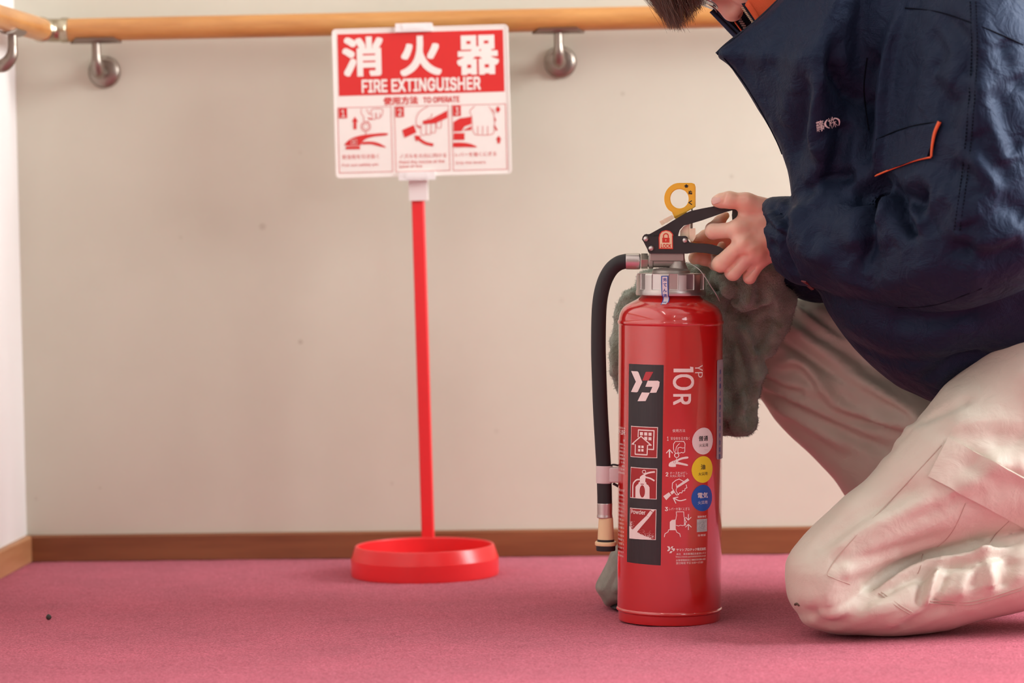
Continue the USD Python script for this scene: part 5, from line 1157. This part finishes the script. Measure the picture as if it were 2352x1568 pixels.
# ---- hair: a shaped cap with a hanging fringe of strands
M_HAIR = mat("hair_brown", (0.050, 0.015, 0.008), 0.40, noise=(120, (0.115, 0.038, 0.018), 3.0), spread=(6, 6, 1))
HRF = Field(H(-.112, -.072) - .15, H(-.112, -.072) + .15, .004)
HRF.ellipsoid(H(-.122, -.085), (.104, .104, .086), HA)
HRF.ellipsoid(H(-.165, -.03), (.06, .07, .075), HA, .03)
HRF.ellipsoid(H(.010, .030), (.085, .098, .110), HA, .01, -1)
HRF.ellipsoid(H(-.085, .06), (.055, .07, .12), HA, .01, -1)
HRF.wobble(45, .003, 31, (1, 1, .4))
hair = part(pr, "hair", HRF.mesh(), M_HAIR, True, "dark brown hair with a fringe hanging forward")
rng = np.random.default_rng(11)
pts_, cnt_, wid_ = [], [], []
for k in range(1500):
    t, s_ = rng.random(), rng.normal() * .022
    tip_u = np.interp(t, [0, .35, .7, 1], [1530, 1548, 1585, 1622]) + rng.normal() * 9; tip_v = np.interp(t, [0, .3, .45, .7, .85, 1], [35, 66, 70, 42, 18, 2]) * (.75 + .3 * rng.random()) + rng.normal() * 4
    y = YE + .0 + s_
    r_ = H(-.045 - .07 * rng.random(), -.185 + .012 * rng.random(), s_ * 1.6); m_ = at(1470 + 155 * t + 4 * rng.normal(), -62 + 14 * rng.random(), y)
    b_ = at(tip_u, tip_v, y + rng.normal() * .006); mid = (m_ + b_) / 2 + V(-.005 + .005 * rng.normal(), .003 * rng.normal(), .003)
    q = spline([r_, m_, mid, b_], 5); pts_.append(q); cnt_.append(len(q)); wid_.append(np.linspace(.00075, .00018, len(q)))
hv, hf = HRF.mesh(); hm = trimesh.Trimesh(hv, hf, process=False); hn_ = np.array(hm.vertex_normals); ht = cKDTree(hv)
for i in rng.choice(len(hv), 2600):
    if (hn_[i] @ (hv[i] - H(-.112, -.072))) < 0: continue
    q = [hv[i] + hn_[i] * .001]; d_ = -c_ * .2 + o_ * .9 + V(0, 0, -.5) + rng.normal(0, .25, 3)
    for _ in range(6):
        k = ht.query(q[-1])[1]; n_ = hn_[k]; d_ = d_ - n_ * (d_ @ n_); d_ /= np.linalg.norm(d_) + 1e-9; w_ = q[-1] + d_ * .009; k = ht.query(w_)[1]
        if np.linalg.norm(hv[k] - w_) > .012: break
        q.append(w_ - hn_[k] * ((w_ - hv[k]) @ hn_[k]) + hn_[k] * (.001 + .002 * rng.random()))
    if len(q) > 3: pts_.append(np.array(q)); cnt_.append(len(q)); wid_.append(np.linspace(.0009, .0003, len(q)))
bc = UsdGeom.BasisCurves.Define(stage, hair.path + "/fringe")
pl_ = np.vstack(pts_) @ pr.inv[:3, :3].T + pr.inv[:3, 3]
bc.CreatePointsAttr(Vt.Vec3fArray.FromNumpy(pl_.astype(np.float32))); bc.CreateCurveVertexCountsAttr(Vt.IntArray(cnt_)); bc.CreateTypeAttr("linear")
bc.CreateWidthsAttr(Vt.FloatArray.FromNumpy(np.concatenate(wid_).astype(np.float32))); bc.SetWidthsInterpolation("vertex")
UsdShade.MaterialBindingAPI.Apply(bc.GetPrim()).Bind(M_HAIR); tag(bc.GetPrim(), kind="stuff", label="thin strands of the hanging fringe")

# ---------------------------------------------------------------- the towel
M_TOWEL = mat("towel_green", (0.165, 0.185, 0.130), 0.95, noise=(40, (0.31, 0.345, 0.275), 5.0), bump=(420, 1.0, 0.003), extra={"sheen_weight": 0.6, "sheen_roughness": 0.5, "sheen_tint": (0.8, 1.0, 0.95), "specular_ior_level": 0.1})
t3 = lambda pts: [(1360 + x / 3.409, 560 + y / 3.409) for x, y in pts]
tow = t3([(330, 345), (262, 375), (205, 465), (172, 600), (132, 740), (130, 830), (152, 980), (192, 1150), (330, 1330), (600, 1420), (900, 1490), (1030, 1502), (1110, 1512), (1180, 1520), (1245, 1492), (1292, 1420), (1290, 1340), (1266, 1280), (1318, 1222), (1334, 1155), (1300, 1030), (1278, 930), (1288, 885), (1350, 835), (1430, 770), (1458, 680), (1478, 570), (1490, 480), (1440, 390), (1422, 300), (1425, 240), (1390, 190), (1200, 150), (940, 150), (840, 142), (740, 150), (640, 190), (400, 215)])
yt = YE + .100
lo, hi = lo_hi(tow, YE - .04, YE + .15)
TW = Field(lo, hi, .0032)
TW.inflate(XZ(tow, yt), lambda X, Z: yt - .010 * np.sin((X - lo[0]) * 60), .018, .012, nspl=4)
tp = lambda x, y, dy: at(*t3([(x, y)])[0], YE + dy)
for a, b, ra, rb in (((930, 190, .075), (1150, 330, .060), .020, .028), ((1150, 330, .055), (1380, 260, .055), .030, .024), ((1000, 390, .060), (1070, 500, .066), .022, .020), ((1120, 380, .050), (1330, 430, .055), .030, .030), ((1380, 300, .06), (1450, 450, .07), .020, .022),
                     ((1330, 470, .07), (1180, 560, .07), .026, .020), ((1400, 620, .075), (1330, 760, .08), .026, .022), ((1130, 640, .075), (1220, 1000, .08), .026, .022), ((1220, 1000, .08), (1180, 1400, .08), .020, .018), ((1060, 640, .078), (1110, 1300, .082), .016, .016)):
    TW.cone(tp(*a), tp(*b), ra, rb, .004)
TW.redistance()
TW.strokes([(t3(p), A * 1.3, s_) for p, A, s_ in (([(905, 290), (985, 400), (1030, 540)], -.014, .007), ([(1120, 250), (1130, 400), (1110, 500)], -.012, .008), ([(1300, 330), (1340, 420), (1280, 480)], -.010, .007), ([(1240, 280), (1220, 420), (1180, 470)], .008, .008), ([(1040, 540), (1200, 590), (1400, 540), (1470, 500)], -.014, .008),
            ([(1100, 620), (1180, 900), (1230, 1180), (1240, 1400)], -.012, .008), ([(1060, 650), (1060, 1000), (1090, 1300)], -.010, .008), ([(1400, 560), (1360, 700), (1280, 860)], -.010, .009), ([(1150, 640), (1240, 800), (1270, 900)], .008, .010), ([(1010, 400), (1090, 330), (1140, 300)], .008, .009), ([(1290, 1000), (1250, 1150), (1200, 1350)], .006, .010), ([(930, 170), (880, 220), (870, 280)], -.008, .008),
            ([(240, 420), (190, 600), (170, 800)], -.005, .008), ([(160, 700), (170, 850), (190, 1050)], .004, .008))])
TW.wobble(26, .006, 41); TW.wobble(95, .0032, 42)
for f_ in (TR, JA, BO, NH, FH): TW.carve(f_, .0016)
TW.carve(tank_dist, .0012); TW.carve(lever_dist, .001)
towel = single("towel", TW.mesh(), M_TOWEL, "olive-green terry towel bunched behind the extinguisher under the person's hands", "towel", True)

# terry loops standing off the towel
tv, tf = TW.mesh(); tmesh = trimesh.Trimesh(tv, tf, process=False)
rng = np.random.default_rng(5)
fi = rng.choice(len(tf), 9000, p=tmesh.area_faces / tmesh.area_faces.sum()); w = rng.dirichlet((1, 1, 1), len(fi))
fp = (tv[tf[fi]] * w[..., None]).sum(1); fn = tmesh.face_normals[fi]
keep = (fn[:, 1] < .5) & (tank_dist(fp) > .0065) & (lever_dist(fp) > .0065)
for f_ in (TR, JA, BO, NH, FH, SH):
    g_ = (fp - f_.lo) / f_.h; ok_ = ((g_ >= 0) & (g_ <= np.array(f_.n) - 1)).all(1)
    keep &= ~ok_ | (map_coordinates(f_.F, g_.T, order=1, mode="nearest") > .0065)
fp, fn = fp[keep], fn[keep]
fd = fn + rng.normal(0, .55, fn.shape); fd /= np.linalg.norm(fd, axis=1, keepdims=True); ln = rng.uniform(.0012, .0032, len(fd))[:, None]
q = np.stack([fp - fn * .0004, fp + fd * ln * .55, fp + (fd + rng.normal(0, .35, fd.shape)) * ln], 1)
bc = UsdGeom.BasisCurves.Define(stage, towel.path + "/terry_loops")
bc.CreatePointsAttr(Vt.Vec3fArray.FromNumpy(q.reshape(-1, 3).astype(np.float32))); bc.CreateCurveVertexCountsAttr(Vt.IntArray([3] * len(q))); bc.CreateTypeAttr("linear")
bc.CreateWidthsAttr(Vt.FloatArray.FromNumpy(np.tile([.00055, .00045, .0002], len(q)).astype(np.float32))); bc.SetWidthsInterpolation("vertex")
UsdShade.MaterialBindingAPI.Apply(bc.GetPrim()).Bind(M_TOWEL); tag(bc.GetPrim(), kind="stuff")

# crumb on the carpet
cb = floor_at(111.5, 1416, .003)
def crumb():
    m = trimesh.creation.icosphere(2, .0034); v = np.asarray(m.vertices); v = v * (1 + .35 * (meshkit.noise(v * 420 + 7)[:, None] - .5)) * V(1, 1, 1.05); return v + V(cb[0], cb[1], .0026), np.asarray(m.faces)
single("pebble", crumb(), mat("crumb_dark", (0.035, 0.033, 0.026), 0.5), "tiny dark pebble lying on the pink carpet at the left", "pebble", True)
